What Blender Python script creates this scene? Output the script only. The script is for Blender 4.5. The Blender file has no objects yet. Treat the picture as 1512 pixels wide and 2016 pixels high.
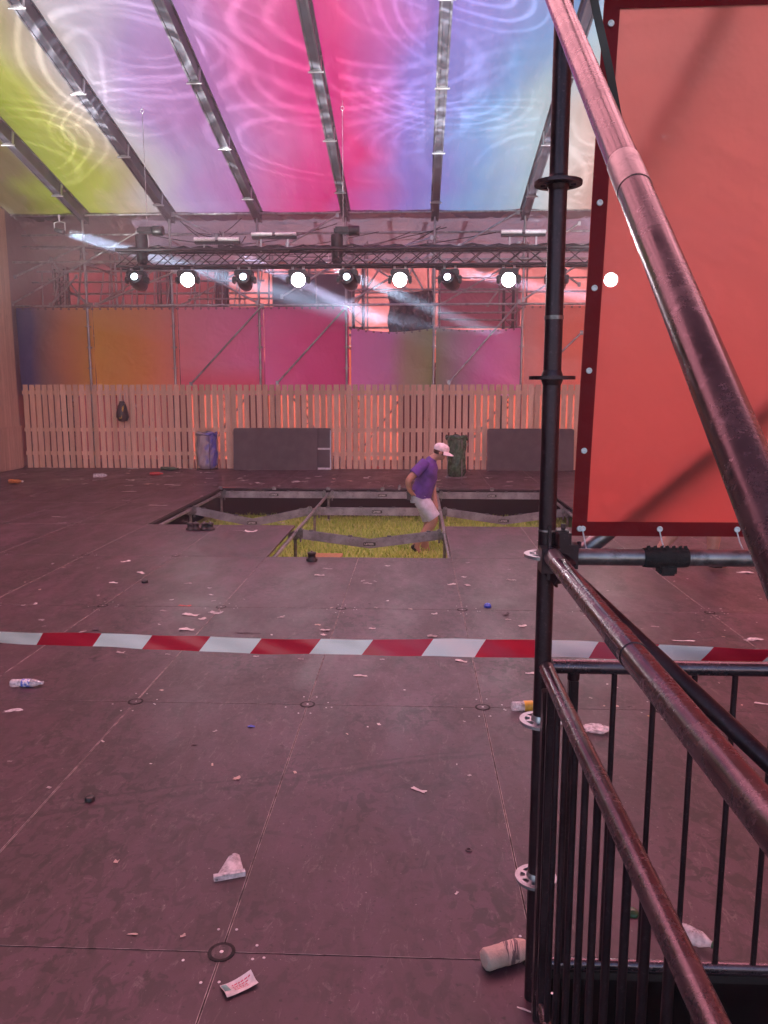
import bpy, bmesh, math, random
from mathutils import Vector, Matrix
R = math.radians
random.seed(7)
SC = bpy.context.scene
COL = SC.collection

# ------------------------------------------------------------ camera
EYE = Vector((0, 0, 1.86)); FPX = 1542.0; PITCH = R(8.8); YAW = R(2.35)
cd = bpy.data.cameras.new('camera'); cam = bpy.data.objects.new('camera', cd); COL.objects.link(cam)
cam.location = EYE; cam.rotation_euler = (R(90) - PITCH, 0, YAW)
cd.sensor_fit = 'VERTICAL'; cd.sensor_height = 36; cd.lens = FPX / 2016 * 36
cd.clip_start = .05; cd.clip_end = 500
SC.camera = cam

# ------------------------------------------------------------ world, sun, exposure
SUN_EL, SUN_AZ = R(46), R(28)            # azimuth from +Y towards +X
w = bpy.data.worlds.new('World'); SC.world = w; w.use_nodes = True
sky = w.node_tree.nodes.new('ShaderNodeTexSky'); sky.sky_type = 'NISHITA'; sky.sun_disc = False
sky.sun_elevation = SUN_EL; sky.sun_rotation = SUN_AZ
bg = w.node_tree.nodes['Background']; bg.inputs[1].default_value = .085
w.node_tree.links.new(sky.outputs[0], bg.inputs[0])
sl = bpy.data.lights.new('sun', 'SUN'); sl.energy = 5; sl.angle = R(.5); sl.color = (1, .95, .88)
so = bpy.data.objects.new('sun', sl); COL.objects.link(so); so.location = (15, 25, 25)
sd = Vector((math.sin(SUN_AZ) * math.cos(SUN_EL), math.cos(SUN_AZ) * math.cos(SUN_EL), math.sin(SUN_EL)))
so.rotation_euler = sd.to_track_quat('Z', 'Y').to_euler()
SC.view_settings.view_transform = 'Standard'; SC.view_settings.look = 'None'
SC.view_settings.exposure = 2.1; SC.view_settings.gamma = 1
SC.render.engine = 'CYCLES'
cy = SC.cycles
cy.use_denoising = True; cy.max_bounces = 10; cy.diffuse_bounces = 5; cy.glossy_bounces = 3
cy.transmission_bounces = 5; cy.transparent_max_bounces = 12; cy.volume_bounces = 1
cy.sample_clamp_indirect = 4.0; cy.caustics_reflective = False; cy.caustics_refractive = False

# ------------------------------------------------------------ pixel of the photo -> point on a real plane
def ray(px, py):
    a = (px - 756) / FPX; b = -(py - 1008) / FPX
    fy = math.cos(PITCH) + b * math.sin(PITCH); fz = -math.sin(PITCH) + b * math.cos(PITCH)
    c, s = math.cos(YAW), math.sin(YAW)
    return Vector((a * c - fy * s, a * s + fy * c, fz))
def on_floor(px, py, z=0.0):
    d = ray(px, py); return EYE + d * ((z - EYE.z) / d.z)
def on_depth(px, py, y):
    d = ray(px, py); return EYE + d * (y / d.y)

# ------------------------------------------------------------ mesh helper
def basis(d):
    d = d.normalized(); u = Vector((0, 0, 1)) if abs(d.z) < .95 else Vector((1, 0, 0))
    a = d.cross(u).normalized(); return a, d.cross(a).normalized()
class MB:
    def __init__(s): s.v = []; s.f = []; s.m = []; s.s = []
    def add(s, vs, fs, mi=0, sm=False):
        o = len(s.v); s.v += [Vector(v) for v in vs]
        for f in fs: s.f.append([i + o for i in f]); s.m.append(mi); s.s.append(sm)
        return s
    def obox(s, c, X, Y, Z, mi=0):
        c, X, Y, Z = Vector(c), Vector(X), Vector(Y), Vector(Z); vs = []
        for k in (-1, 1):
            for j in (-1, 1):
                for i in (-1, 1): vs.append(c + X * i + Y * j + Z * k)
        fs = [(0, 2, 3, 1), (4, 5, 7, 6), (0, 1, 5, 4), (2, 6, 7, 3), (0, 4, 6, 2), (1, 3, 7, 5)]
        return s.add(vs, fs, mi)
    def box(s, a, b, mi=0):
        a, b = Vector(a), Vector(b); h = (b - a) / 2
        return s.obox((a + b) / 2, (h.x, 0, 0), (0, h.y, 0), (0, 0, h.z), mi)
    def bevbox(s, a, b, r=.01, mi=0):
        bm = bmesh.new(); a, b = Vector(a), Vector(b)
        bmesh.ops.create_cube(bm, size=1)
        for v in bm.verts: v.co = (a + b) / 2 + Vector((v.co.x * (b - a).x, v.co.y * (b - a).y, v.co.z * (b - a).z))
        bmesh.ops.bevel(bm, geom=bm.edges[:] + bm.verts[:], offset=r, segments=2, affect='EDGES')
        s.add([v.co.copy() for v in bm.verts], [[v.index for v in f.verts] for f in bm.faces], mi); bm.free(); return s
    def tube(s, p, q, r, n=10, mi=0, r2=None, caps=True):
        p, q = Vector(p), Vector(q); a, b = basis(q - p); r2 = r if r2 is None else r2
        vs = []
        for c, rr in ((p, r), (q, r2)):
            for i in range(n):
                t = 2 * math.pi * i / n; vs.append(c + a * (math.cos(t) * rr) + b * (math.sin(t) * rr))
        s.add(vs, [(i, i + n, (i + 1) % n + n, (i + 1) % n) for i in range(n)], mi, True)
        if caps:
            s.add(vs[:n], [list(range(n))], mi); s.add(vs[n:], [list(range(n))[::-1]], mi)
        return s
    def path(s, pts, r, n=6, mi=0):
        pts = [Vector(p) for p in pts]; vs = []; ref = None
        for k, p in enumerate(pts):
            d = (pts[min(k + 1, len(pts) - 1)] - pts[max(k - 1, 0)]).normalized()
            if ref is None: ref = basis(d)[0]
            a = (ref - d * ref.dot(d)).normalized(); ref = a; b = d.cross(a)
            rr = r[k] if isinstance(r, (list, tuple)) else r
            for i in range(n):
                t = 2 * math.pi * i / n; vs.append(p + a * (math.cos(t) * rr) + b * (math.sin(t) * rr))
        fs = [(k * n + i, k * n + (i + 1) % n, (k + 1) * n + (i + 1) % n, (k + 1) * n + i) for k in range(len(pts) - 1) for i in range(n)]
        s.add(vs, fs, mi, True); s.add(vs[:n], [list(range(n))[::-1]], mi); s.add(vs[-n:], [list(range(n))], mi); return s
    def lathe(s, prof, M=None, n=20, mi=0, sm=True, wob=0, caps=True):
        M = M or Matrix(); vs = []
        for r, z in prof:
            for i in range(n):
                t = 2 * math.pi * i / n; k = 1 + (wob * random.uniform(-1, 1) if wob else 0)
                vs.append(M @ Vector((math.cos(t) * r * k, math.sin(t) * r * k, z)))
        L = len(prof)
        s.add(vs, [(k * n + i, k * n + (i + 1) % n, (k + 1) * n + (i + 1) % n, (k + 1) * n + i) for k in range(L - 1) for i in range(n)], mi, sm)
        if caps:
            s.add(vs[:n], [list(range(n))[::-1]], mi); s.add(vs[-n:], [list(range(n))], mi)
        return s
    def ring(s, M, r0, r1, h, n=24, mi=0):        # flat washer, hole r0
        return s.lathe([(r0, 0), (r1, 0), (r1, h), (r0, h), (r0, 0)], M, n, mi, False, caps=False)
    def grid(s, fn, nx, ny, mi=0, sm=True, th=None):
        vs = [fn(i / nx, j / ny) for j in range(ny + 1) for i in range(nx + 1)]
        fs = [(j * (nx + 1) + i, j * (nx + 1) + i + 1, (j + 1) * (nx + 1) + i + 1, (j + 1) * (nx + 1) + i) for j in range(ny) for i in range(nx)]
        return s.add(vs, fs, mi, sm)
    def prism(s, pts, off, mi=0):
        pts = [Vector(p) for p in pts]; off = Vector(off); n = len(pts)
        vs = pts + [p + off for p in pts]
        fs = [list(range(n))[::-1], [i + n for i in range(n)]] + [(i, (i + 1) % n, (i + 1) % n + n, i + n) for i in range(n)]
        return s.add(vs, fs, mi)
    def build(s, name, m, parent=None, loc=None):
        me = bpy.data.meshes.new(name)
        if loc is None:
            if parent is not None: loc = Vector()
            else:
                xs = [v.x for v in s.v]; ys = [v.y for v in s.v]; zs = [v.z for v in s.v]
                loc = Vector(((min(xs) + max(xs)) / 2, (min(ys) + max(ys)) / 2, min(zs)))
        loc = Vector(loc)
        off = loc.copy(); p = parent
        while p is not None: off += p.location; p = p.parent
        me.from_pydata([v - off for v in s.v], [], s.f)
        for mm in (m if isinstance(m, (list, tuple)) else [m]): me.materials.append(mm)
        me.polygons.foreach_set('material_index', s.m); me.polygons.foreach_set('use_smooth', s.s); me.update()
        o = bpy.data.objects.new(name, me); COL.objects.link(o); o.location = loc
        if parent is not None: o.parent = parent
        return o
def tag(o, label=None, cat=None, group=None, kind=None):
    for k, v in (('label', label), ('category', cat), ('group', group), ('kind', kind)):
        if v: o[k] = v
    return o
def thing(name, label, cat, loc=(0, 0, 0), group=None):
    o = bpy.data.objects.new(name, None); COL.objects.link(o); o.location = loc; o.empty_display_size = .2
    return tag(o, label, cat, group)
KIDS = {}
def copy_tree(o, parent=None):
    c = o.copy(); COL.objects.link(c)
    if parent is not None: c.parent = parent
    for ch in [k for k in COL.objects if k.parent == o]: copy_tree(ch, c)
    return c

# ------------------------------------------------------------ materials
class NT:
    def __init__(s, name):
        s.m = bpy.data.materials.new(name); s.m.use_nodes = True; s.t = s.m.node_tree; s.n = s.t.nodes; s.l = s.t.links
        s.b = s.n['Principled BSDF']; s.out = s.n['Material Output']
    def new(s, t, **k):
        n = s.n.new(t)
        for a, b in k.items(): setattr(n, a, b)
        return n
    def inp(s, node, i, v):
        if isinstance(v, bpy.types.NodeSocket): s.l.new(v, node.inputs[i])
        elif v is not None: node.inputs[i].default_value = (*v, 1) if isinstance(v, tuple) and len(v) == 3 and node.inputs[i].type == 'RGBA' else v
    def math(s, op, a, b=None, c=None, clamp=False):
        n = s.new('ShaderNodeMath', operation=op, use_clamp=clamp); s.inp(n, 0, a); s.inp(n, 1, b)
        if c is not None: s.inp(n, 2, c)
        return n.outputs[0]
    def mix(s, f, a, b, mode='MIX'):
        n = s.new('ShaderNodeMix', data_type='RGBA', blend_type=mode); s.inp(n, 0, f); s.inp(n, 6, a); s.inp(n, 7, b); return n.outputs[2]
    def noise(s, vec, scale, det=4, rough=.55, dist=0):
        n = s.new('ShaderNodeTexNoise'); s.inp(n, 'Vector', vec); s.inp(n, 'Scale', scale); s.inp(n, 'Detail', det); s.inp(n, 'Roughness', rough); s.inp(n, 'Distortion', dist); return n.outputs[0]
    def ramp(s, f, stops, interp='LINEAR'):
        n = s.new('ShaderNodeValToRGB'); s.inp(n, 0, f); r = n.color_ramp; r.interpolation = interp
        while len(r.elements) < len(stops): r.elements.new(.5)
        for e, (p, c) in zip(r.elements, stops): e.position = p; e.color = (*c, 1) if len(c) == 3 else c
        return n.outputs[0]
    def rng(s, f, a, b, c=0., d=1.):
        n = s.new('ShaderNodeMapRange'); s.inp(n, 0, f); s.inp(n, 1, a); s.inp(n, 2, b); s.inp(n, 3, c); s.inp(n, 4, d); return n.outputs[0]
    def pos(s): return s.new('ShaderNodeNewGeometry').outputs['Position']
    def obj(s): return s.new('ShaderNodeTexCoord').outputs['Object']
    def map(s, vec, scale=(1, 1, 1), rot=(0, 0, 0), loc=(0, 0, 0)):
        n = s.new('ShaderNodeMapping'); s.inp(n, 0, vec); n.inputs['Scale'].default_value = scale; n.inputs['Rotation'].default_value = rot; n.inputs['Location'].default_value = loc; return n.outputs[0]
    def sep(s, vec):
        n = s.new('ShaderNodeSeparateXYZ'); s.inp(n, 0, vec); return n.outputs
    def bump(s, h, st=.3, d=.01):
        n = s.new('ShaderNodeBump'); s.inp(n, 'Height', h); n.inputs['Strength'].default_value = st; n.inputs['Distance'].default_value = d
        return n.outputs[0]
def simple(name, c, rough=.6, metal=0., var=.15, scale=8, c2=None, bump=0, spec=.5, dirt=None, stretch=(1, 1, 1)):
    t = NT(name); v = t.map(t.obj(), stretch)
    n = t.noise(v, scale, 5)
    c2 = c2 or tuple(x * (1 - var * 1.6) for x in c)
    col = t.mix(t.rng(n, .35, .65), c2, tuple(min(1, x * (1 + var * .5)) for x in c))
    if dirt:
        col = t.mix(t.math('MULTIPLY', t.rng(t.noise(v, scale * 3, 6, .7), .52, .72), dirt[1]), col, dirt[0])
    t.inp(t.b, 'Base Color', col); t.inp(t.b, 'Roughness', t.rng(t.noise(v, scale * 2), .3, .7, max(.02, rough - .08), min(1, rough + .1)))
    t.inp(t.b, 'Metallic', metal); t.inp(t.b, 'Specular IOR Level', spec)
    if bump: t.inp(t.b, 'Normal', t.bump(t.noise(v, scale * 4, 6), bump, .01))
    return t.m
def fabric(name, color_fn, trans=.55, see=0., wr=.25, wscale=1.2, gloss=.12, stretch=(1, 1, 1)):
    """cloth that shines through: diffuse + translucent (+ a little open weave)"""
    t = NT(name); p = t.pos(); col = color_fn(t, p) if callable(color_fn) else color_fn
    if not callable(color_fn):
        n = t.noise(p, 1.3, 4); col = t.mix(t.rng(n, .3, .7), tuple(x * .82 for x in color_fn), color_fn)
    h = t.math('ADD', t.noise(t.map(p, stretch), wscale, 3, .5, .6), t.math('MULTIPLY', t.noise(t.map(p, stretch), wscale * 4, 3), .25))
    nb = t.bump(h, wr, .25)
    d = t.new('ShaderNodeBsdfDiffuse'); t.inp(d, 'Color', col); t.l.new(nb, d.inputs['Normal'])
    tr = t.new('ShaderNodeBsdfTranslucent'); t.inp(tr, 'Color', col); t.l.new(nb, tr.inputs['Normal'])
    m1 = t.new('ShaderNodeMixShader'); m1.inputs[0].default_value = trans; t.l.new(d.outputs[0], m1.inputs[1]); t.l.new(tr.outputs[0], m1.inputs[2])
    g = t.new('ShaderNodeBsdfGlossy'); g.inputs['Roughness'].default_value = .45; t.l.new(nb, g.inputs['Normal'])
    fr = t.new('ShaderNodeFresnel'); fr.inputs[0].default_value = 1.4
    m2 = t.new('ShaderNodeMixShader'); t.l.new(t.math('MULTIPLY', fr.outputs[0], gloss * 3), m2.inputs[0]); t.l.new(m1.outputs[0], m2.inputs[1]); t.l.new(g.outputs[0], m2.inputs[2])
    last = m2
    if see:
        tp = t.new('ShaderNodeBsdfTransparent'); m3 = t.new('ShaderNodeMixShader'); m3.inputs[0].default_value = see
        t.l.new(m2.outputs[0], m3.inputs[1]); t.l.new(tp.outputs[0], m3.inputs[2]); last = m3
    t.l.new(last.outputs[0], t.out.inputs[0]); return t.m
def glow(name, c, e):
    t = NT(name); t.inp(t.b, 'Base Color', (.8, .8, .8)); t.inp(t.b, 'Emission Color', c); t.b.inputs['Emission Strength'].default_value = e; return t.m
def clear(name, c=(.9, .9, .92), alpha=.35, rough=.12):
    t = NT(name)
    n = t.noise(t.obj(), 30, 3)
    t.inp(t.b, 'Base Color', c); t.inp(t.b, 'Roughness', rough); t.inp(t.b, 'Alpha', t.rng(n, .35, .65, alpha * .5, min(1, alpha * 1.5)))
    t.inp(t.b, 'Normal', t.bump(t.noise(t.obj(), 45, 3), .5, .01)); return t.m

M = {}
M['galv'] = simple('galvanised_steel', (.42, .42, .44), .38, .85, .25, 9, dirt=((.16, .14, .13), .6), stretch=(1, 1, .4))
M['galv_dark'] = simple('weathered_steel_tube', (.30, .27, .28), .36, .8, .35, 10, dirt=((.07, .05, .05), .75))
def worn(name, c, dark, rough):
    t = NT(name); p = t.pos(); n1 = t.noise(p, 9, 6, .62, .4); n2 = t.noise(p, 90, 6, .75); n3 = t.noise(p, 5, 4)
    col = t.mix(t.rng(n1, .22, .70), dark, c); col = t.mix(t.math('MULTIPLY', t.rng(n2, .56, .66), .6), col, tuple(min(1, k * 2.0) for k in c))
    col = t.mix(t.math('MULTIPLY', t.rng(t.noise(p, 32, 8, .8, 1.5), .64, .74), .4), col, (.04, .026, .026))
    t.inp(t.b, 'Base Color', col); t.inp(t.b, 'Metallic', .75); t.inp(t.b, 'Roughness', t.rng(t.math('ADD', n1, t.math('MULTIPLY', n2, .5)), .5, 1.0, rough - .14, rough + .10))
    t.inp(t.b, 'Normal', t.bump(t.math('ADD', n2, n1), .05, .003)); return t.m
M['handrail'] = worn('worn_handrail_tube', (.135, .10, .118), (.078, .054, .064), .28)
M['alu'] = simple('dull_aluminium', (.5, .5, .52), .4, .8, .15, 4, dirt=((.2, .2, .2), .5))
M['rafter'] = simple('grey_rafter_web', (.075, .075, .095), .6, .0, .2, 3, spec=.25)
M['alu_light'] = simple('bright_aluminium_flange', (.085, .085, .10), .6, .0, .12, 5)
M['beam'] = simple('galvanised_deck_beam', (.34, .32, .35), .5, .45, .25, 6, dirt=((.13, .11, .11), .7))
M['black'] = simple('black_painted_metal', (.018, .018, .022), .45, 0, .3, 12)
M['blackplastic'] = simple('black_plastic', (.015, .015, .017), .35, 0, .3, 20)
M['tape_black'] = simple('black_cloth_tape', (.012, .011, .012), .7, 0, .4, 60, bump=.5)
M['railblack'] = worn('dark_baluster_steel', (.055, .034, .043), (.024, .014, .018), .42)
M['dark_void'] = simple('near_black_shade', (.004, .0035, .004), .95, 0, .2, 4, spec=.0)
M['navy'] = simple('dark_navy_cloth', (.02, .02, .05), .8, 0, .3, 3, bump=.4)
M['wrap'] = simple('glossy_black_plastic_wrap', (.012, .013, .02), .22, 0, .2, 6, bump=.9)
M['panel_grey'] = simple('dark_grey_stage_board', (.085, .07, .075), .65, 0, .2, 5, dirt=((.12, .10, .10), .3))
M['lens'] = glow('lit_lens', (1, .88, .92), 50)
M['lens_small'] = glow('cool_lens', (.70, .92, 1), 3.2)
M['lens_ring'] = simple('dark_glass_lens', (.03, .035, .045), .08, 0, .1, 5)
M['tube_white'] = simple('frosted_tube', (.75, .76, .78), .3, 0, .08, 20)
M['redlight'] = glow('red_indicator', (1, .15, .12), 2.5)
M['white_paper'] = simple('dirty_white_paper', (.70, .67, .66), .8, 0, .15, 40)
M['grey_paper'] = simple('trodden_grey_paper', (.48, .44, .44), .85, 0, .3, 50)
M['clear'] = clear('clear_plastic', (.85, .85, .88), .45, .1)
M['frosty'] = clear('milky_plastic', (.8, .78, .8), .5, .35)
M['blue_plastic'] = simple('blue_plastic', (.03, .08, .55), .3, 0, .2, 30)
M['red_plastic'] = simple('red_plastic', (.55, .04, .04), .35, 0, .2, 30)
M['yellow_plastic'] = simple('yellow_plastic', (.7, .42, .04), .35, 0, .2, 30)
M['orange_plastic'] = simple('orange_plastic', (.65, .22, .05), .35, 0, .3, 30)
M['green_glass'] = simple('green_bottle_glass', (.03, .09, .04), .1, 0, .2, 20)
M['green_bag'] = simple('green_bin_bag', (.028, .115, .045), .25, 0, .35, 7, bump=1.0)
M['kraft'] = simple('pinkish_wrapping', (.58, .44, .38), .6, 0, .15, 25, bump=.5)
M['skin'] = simple('skin', (.50, .27, .20), .5, 0, .1, 12)
M['shirt'] = simple('violet_cotton', (.13, .055, .34), .85, 0, .25, 9, bump=.5)
M['shorts'] = simple('pale_grey_cotton', (.62, .62, .76), .9, 0, .15, 10, bump=.5)
M['cap'] = simple('white_cap_cotton', (.82, .74, .80), .85, 0, .06, 20)
M['hair'] = simple('brown_hair', (.07, .035, .02), .6, 0, .3, 40, bump=.5)
M['shoe'] = simple('black_shoe', (.015, .015, .018), .5, 0, .3, 20)
M['tan_shoe'] = simple('tan_shoe', (.35, .22, .14), .6, 0, .3, 20)
M['hem'] = fabric('dark_red_hem', (.22, .006, .012), .2, 0, .1, 4)
M['white_label'] = simple('white_lettering', (.75, .73, .73), .6, 0, .05, 20)
M['ink'] = simple('dark_print', (.08, .06, .07), .7, 0, .1, 20)
M['red_ink'] = simple('red_print', (.62, .12, .18), .7, 0, .2, 60)
M['teal_ink'] = simple('teal_print', (.18, .42, .38), .7, 0, .3, 60)
M['edge'] = simple('pale_board_edge', (.42, .35, .34), .55, .1, .5, 18)
M['screw'] = simple('bright_screw', (.6, .58, .58), .35, .7, .1, 30)
M['gap'] = simple('dark_joint', (.012, .01, .01), .9, 0, .1, 30)

def wood(name, c, pitch=None, axis=0):
    t = NT(name); p = t.pos(); v = t.map(p, (6, 6, .8))
    n = t.noise(v, 3, 6, .6, 1.2)
    col = t.mix(t.rng(n, .3, .7), tuple(x * .78 for x in c), c)
    if pitch:
        f = t.math('FLOOR', t.math('DIVIDE', t.sep(p)[axis], pitch))
        wn = t.new('ShaderNodeTexWhiteNoise', noise_dimensions='1D'); t.inp(wn, 'W', f)
        col = t.mix(1.0, col, t.ramp(wn.outputs[0], [(0, (.74, .72, .68)), (1, (1, 1, 1))]), 'MULTIPLY')
    k = t.new('ShaderNodeTexVoronoi'); t.inp(k, 'Vector', t.map(p, (5, 5, 1.6))); k.inputs['Scale'].default_value = 1.1
    col = t.mix(t.math('MULTIPLY', t.rng(k.outputs[0], .10, .03), .6), col, tuple(x * .35 for x in c))
    t.inp(t.b, 'Base Color', col); t.inp(t.b, 'Roughness', .75); t.inp(t.b, 'Normal', t.bump(n, .2, .01)); return t.m
M['fence'] = wood('pale_fence_pine', (.95, .63, .46), .153)
M['planks'] = wood('pale_wall_pine', (.74, .52, .40), .11, 1)
M['batten'] = wood('batten_wood', (.42, .22, .10))

def floor_mat():
    t = NT('phenolic_deck_board'); p = t.pos(); x, y, z = t.sep(p)
    big = t.noise(p, .35, 4); mid = t.noise(t.map(p, (1.2, .6, 1)), 2.2, 6, .65, .4); fine = t.noise(p, 26, 6, .7)
    col = t.mix(t.rng(big, .35, .65), (.066, .028, .044), (.088, .040, .063))
    # one tone per board
    fx = t.math('FLOOR', t.math('DIVIDE', t.math('SUBTRACT', x, .405), 1.046)); fy = t.math('FLOOR', t.math('DIVIDE', t.math('SUBTRACT', y, .244), 2.1))
    cv = t.new('ShaderNodeCombineXYZ'); t.inp(cv, 0, fx); t.inp(cv, 1, fy)
    wn = t.new('ShaderNodeTexWhiteNoise', noise_dimensions='2D'); t.inp(wn, 'Vector', cv.outputs[0])
    col = t.mix(1.0, col, t.ramp(wn.outputs[0], [(0, (.82, .80, .80)), (1, (1.08, 1.08, 1.1))]), 'MULTIPLY')
    col = t.mix(t.math('MULTIPLY', t.rng(mid, .42, .62), .70), col, (.040, .024, .026))          # trodden dirt
    sc = t.noise(t.map(p, (1, .45, 1), (0, 0, .5)), 9, 8, .75, .8)
    patch = t.rng(t.noise(p, .9, 3), .42, .60)
    col = t.mix(t.math('MULTIPLY', t.math('MULTIPLY', t.rng(sc, .50, .60), patch), .85), col, (.018, .012, .013))     # clustered scuffs
    col = t.mix(t.math('MULTIPLY', t.rng(t.noise(t.map(p, (3, 1, 1), (0, 0, -.7)), 5, 9, .8, 1.5), .56, .64), .30), col, (.25, .21, .20))  # dry smears
    col = t.mix(t.math('MULTIPLY', t.rng(t.noise(p, 70, 2, .5), .70, .76), .5), col, (.33, .29, .28))    # crumbs of grit
    blot = t.noise(t.map(p, (1, .7, 1), (0, 0, .4)), 16, 3, .55, .9); fld = t.rng(t.noise(p, 1.1, 3, .6), .40, .62)
    col = t.mix(t.math('MULTIPLY', t.math('MULTIPLY', t.rng(blot, .51, .57), fld), .85), col, (.014, .008, .010))     # dark smudges in clusters
    damp = t.rng(t.noise(t.map(p, (.8, .45, 1)), .9, 4, .6, .5), .54, .62)
    col = t.mix(t.math('MULTIPLY', damp, .38), col, (.030, .015, .020))       # old spills
    spk = t.noise(p, 45, 2, .5); col = t.mix(t.math('MULTIPLY', t.rng(spk, .66, .70), .8), col, (.016, .010, .012))
    warp = t.noise(p, 1.5, 3)
    def streak(a, b, wd, x0, x1, st, colr):      # a tyre mark: y = a x + b between x0 and x1
        nonlocal col
        d = t.math('ABSOLUTE', t.math('SUBTRACT', t.math('ADD', y, t.math('MULTIPLY', warp, .10)), t.math('MULTIPLY_ADD', x, a, b + .05)))
        m = t.math('MULTIPLY', t.rng(d, wd, wd * .35), t.math('MULTIPLY', t.rng(x, x0, x0 + .35), t.rng(x, x1, x1 - .35)))
        m = t.math('MULTIPLY', m, t.rng(t.noise(p, 14, 4, .7), .35, .6))
        col = t.mix(t.math('MULTIPLY', m, st), col, colr)
    streak(.33, 3.72, .030, -2.2, .55, .9, (.010, .007, .008))
    streak(.31, 3.78, .014, -1.8, .4, .8, (.010, .007, .008))
    streak(1.15, 3.62, .05, .0, .62, .75, (.014, .009, .010))
    streak(.95, 4.05, .022, .40, 1.1, .95, (.006, .004, .005))
    streak(.35, 5.05, .030, .9, 2.9, .9, (.010, .006, .007))
    streak(-.25, 2.9, .02, -1.4, -.3, .7, (.014, .010, .010))
    t.inp(t.b, 'Base Color', col)
    t.inp(t.b, 'Roughness', t.math('SUBTRACT', t.rng(t.math('ADD', mid, t.math('MULTIPLY', fine, .5)), .4, 1.0, .32, .56), t.math('MULTIPLY', damp, .10)))
    t.inp(t.b, 'Specular IOR Level', .42)
    t.inp(t.b, 'Normal', t.bump(t.math('ADD', fine, t.math('MULTIPLY', mid, .6)), .12, .01))
    return t.m
M['floor'] = floor_mat()

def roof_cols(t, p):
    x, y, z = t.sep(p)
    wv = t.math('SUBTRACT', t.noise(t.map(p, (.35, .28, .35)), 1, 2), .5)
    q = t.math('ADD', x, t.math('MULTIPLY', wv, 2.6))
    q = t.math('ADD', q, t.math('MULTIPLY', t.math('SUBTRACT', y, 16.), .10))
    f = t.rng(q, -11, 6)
    st = [(-11, (.22, .18, .06)), (-8.8, (.26, .22, .06)), (-8.0, (.48, .54, .06)), (-7.2, (.62, .64, .16)), (-6.5, (.72, .64, .46)), (-5.6, (.78, .73, .82)), (-4.8, (.66, .50, .80)),  # left end darkened to olive brown: shade painted in beside the print
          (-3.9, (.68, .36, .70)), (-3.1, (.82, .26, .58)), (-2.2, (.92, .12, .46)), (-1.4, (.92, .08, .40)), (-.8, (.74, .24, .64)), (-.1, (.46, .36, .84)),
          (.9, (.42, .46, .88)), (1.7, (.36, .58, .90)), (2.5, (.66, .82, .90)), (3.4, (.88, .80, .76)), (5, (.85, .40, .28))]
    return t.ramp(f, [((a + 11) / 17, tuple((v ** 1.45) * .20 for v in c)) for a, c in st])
M['roof'] = fabric('printed_shaded_roof_cloth', roof_cols, .62, 0, .22, .6, .05, (2.0, .4, 1))
M['roof_black'] = fabric('black_roof_cloth', (.02, .02, .022), .05, 0, .2, 1)
M['drape_grey'] = fabric('grey_drape', (.16, .125, .18), .22, 0, .9, 1.3, .1, (1, 1, 2.2))
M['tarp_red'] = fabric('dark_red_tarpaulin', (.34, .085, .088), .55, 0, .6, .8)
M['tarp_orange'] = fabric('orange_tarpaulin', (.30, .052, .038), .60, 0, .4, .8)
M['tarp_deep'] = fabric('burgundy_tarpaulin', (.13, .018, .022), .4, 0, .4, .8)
M['tarp_fill'] = fabric('pale_fill_tarpaulin', (.80, .40, .34), .7, 0, .3, .8)
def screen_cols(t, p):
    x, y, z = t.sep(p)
    return t.mix(t.rng(t.math('ADD', z, t.math('MULTIPLY', t.noise(p, .8, 3), .5)), 1.6, 3.0), (.64, .095, .082), (.60, .26, .215))  # paler towards the top: upper glow put into the cloth colour
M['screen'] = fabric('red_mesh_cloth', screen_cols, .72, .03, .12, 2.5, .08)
def banner_mat(name, stops, vertical=None):
    def fn(t, p):
        x, y, z = t.sep(p)
        q = t.math('ADD', x, t.math('MULTIPLY', t.math('SUBTRACT', t.noise(p, .7, 2), .5), .5))
        x0, x1 = stops[0][0], stops[-1][0]
        col = t.ramp(t.rng(q, x0, x1), [((a - x0) / (x1 - x0), tuple(min(.95, v * 1.35 + .03) for v in c)) for a, c in stops])
        if vertical: col = t.mix(t.rng(z, vertical[0], vertical[1]), vertical[2], col)
        return col
    return fabric(name, fn, .42, 0, .25, 1.5)

# ------------------------------------------------------------ grid of the stage
GX, PX_, GY, PY_ = .405, 1.046, 4.444, 2.1
def cx(k): return GX + PX_ * k
def ry(k): return GY + PY_ * k
GROUND = -.62

# ------------------------------------------------------------ ground, deck
gm = NT('trodden_turf'); p_ = gm.pos()
gx, gy, gz = gm.sep(p_); inside = gm.math('MULTIPLY', gm.rng(gy, 2, 3.5), gm.math('MULTIPLY', gm.rng(gx, -11, -9), gm.rng(gx, 9, 7)))
gm.inp(gm.b, 'Base Color', gm.mix(inside, gm.mix(gm.rng(gm.noise(p_, 1.5, 6), .35, .65), (.16, .13, .11), (.24, .20, .17)), gm.mix(gm.rng(gm.noise(p_, 3, 6), .35, .65), (.24, .32, .06), (.34, .42, .09)))); gm.inp(gm.b, 'Roughness', .95)
mb = MB(); mb.grid(lambda u, v: (-45 + 90 * u, -45 + 90 * v, GROUND), 60, 60)
tag(mb.build('ground', gm.m), kind='structure')

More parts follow.
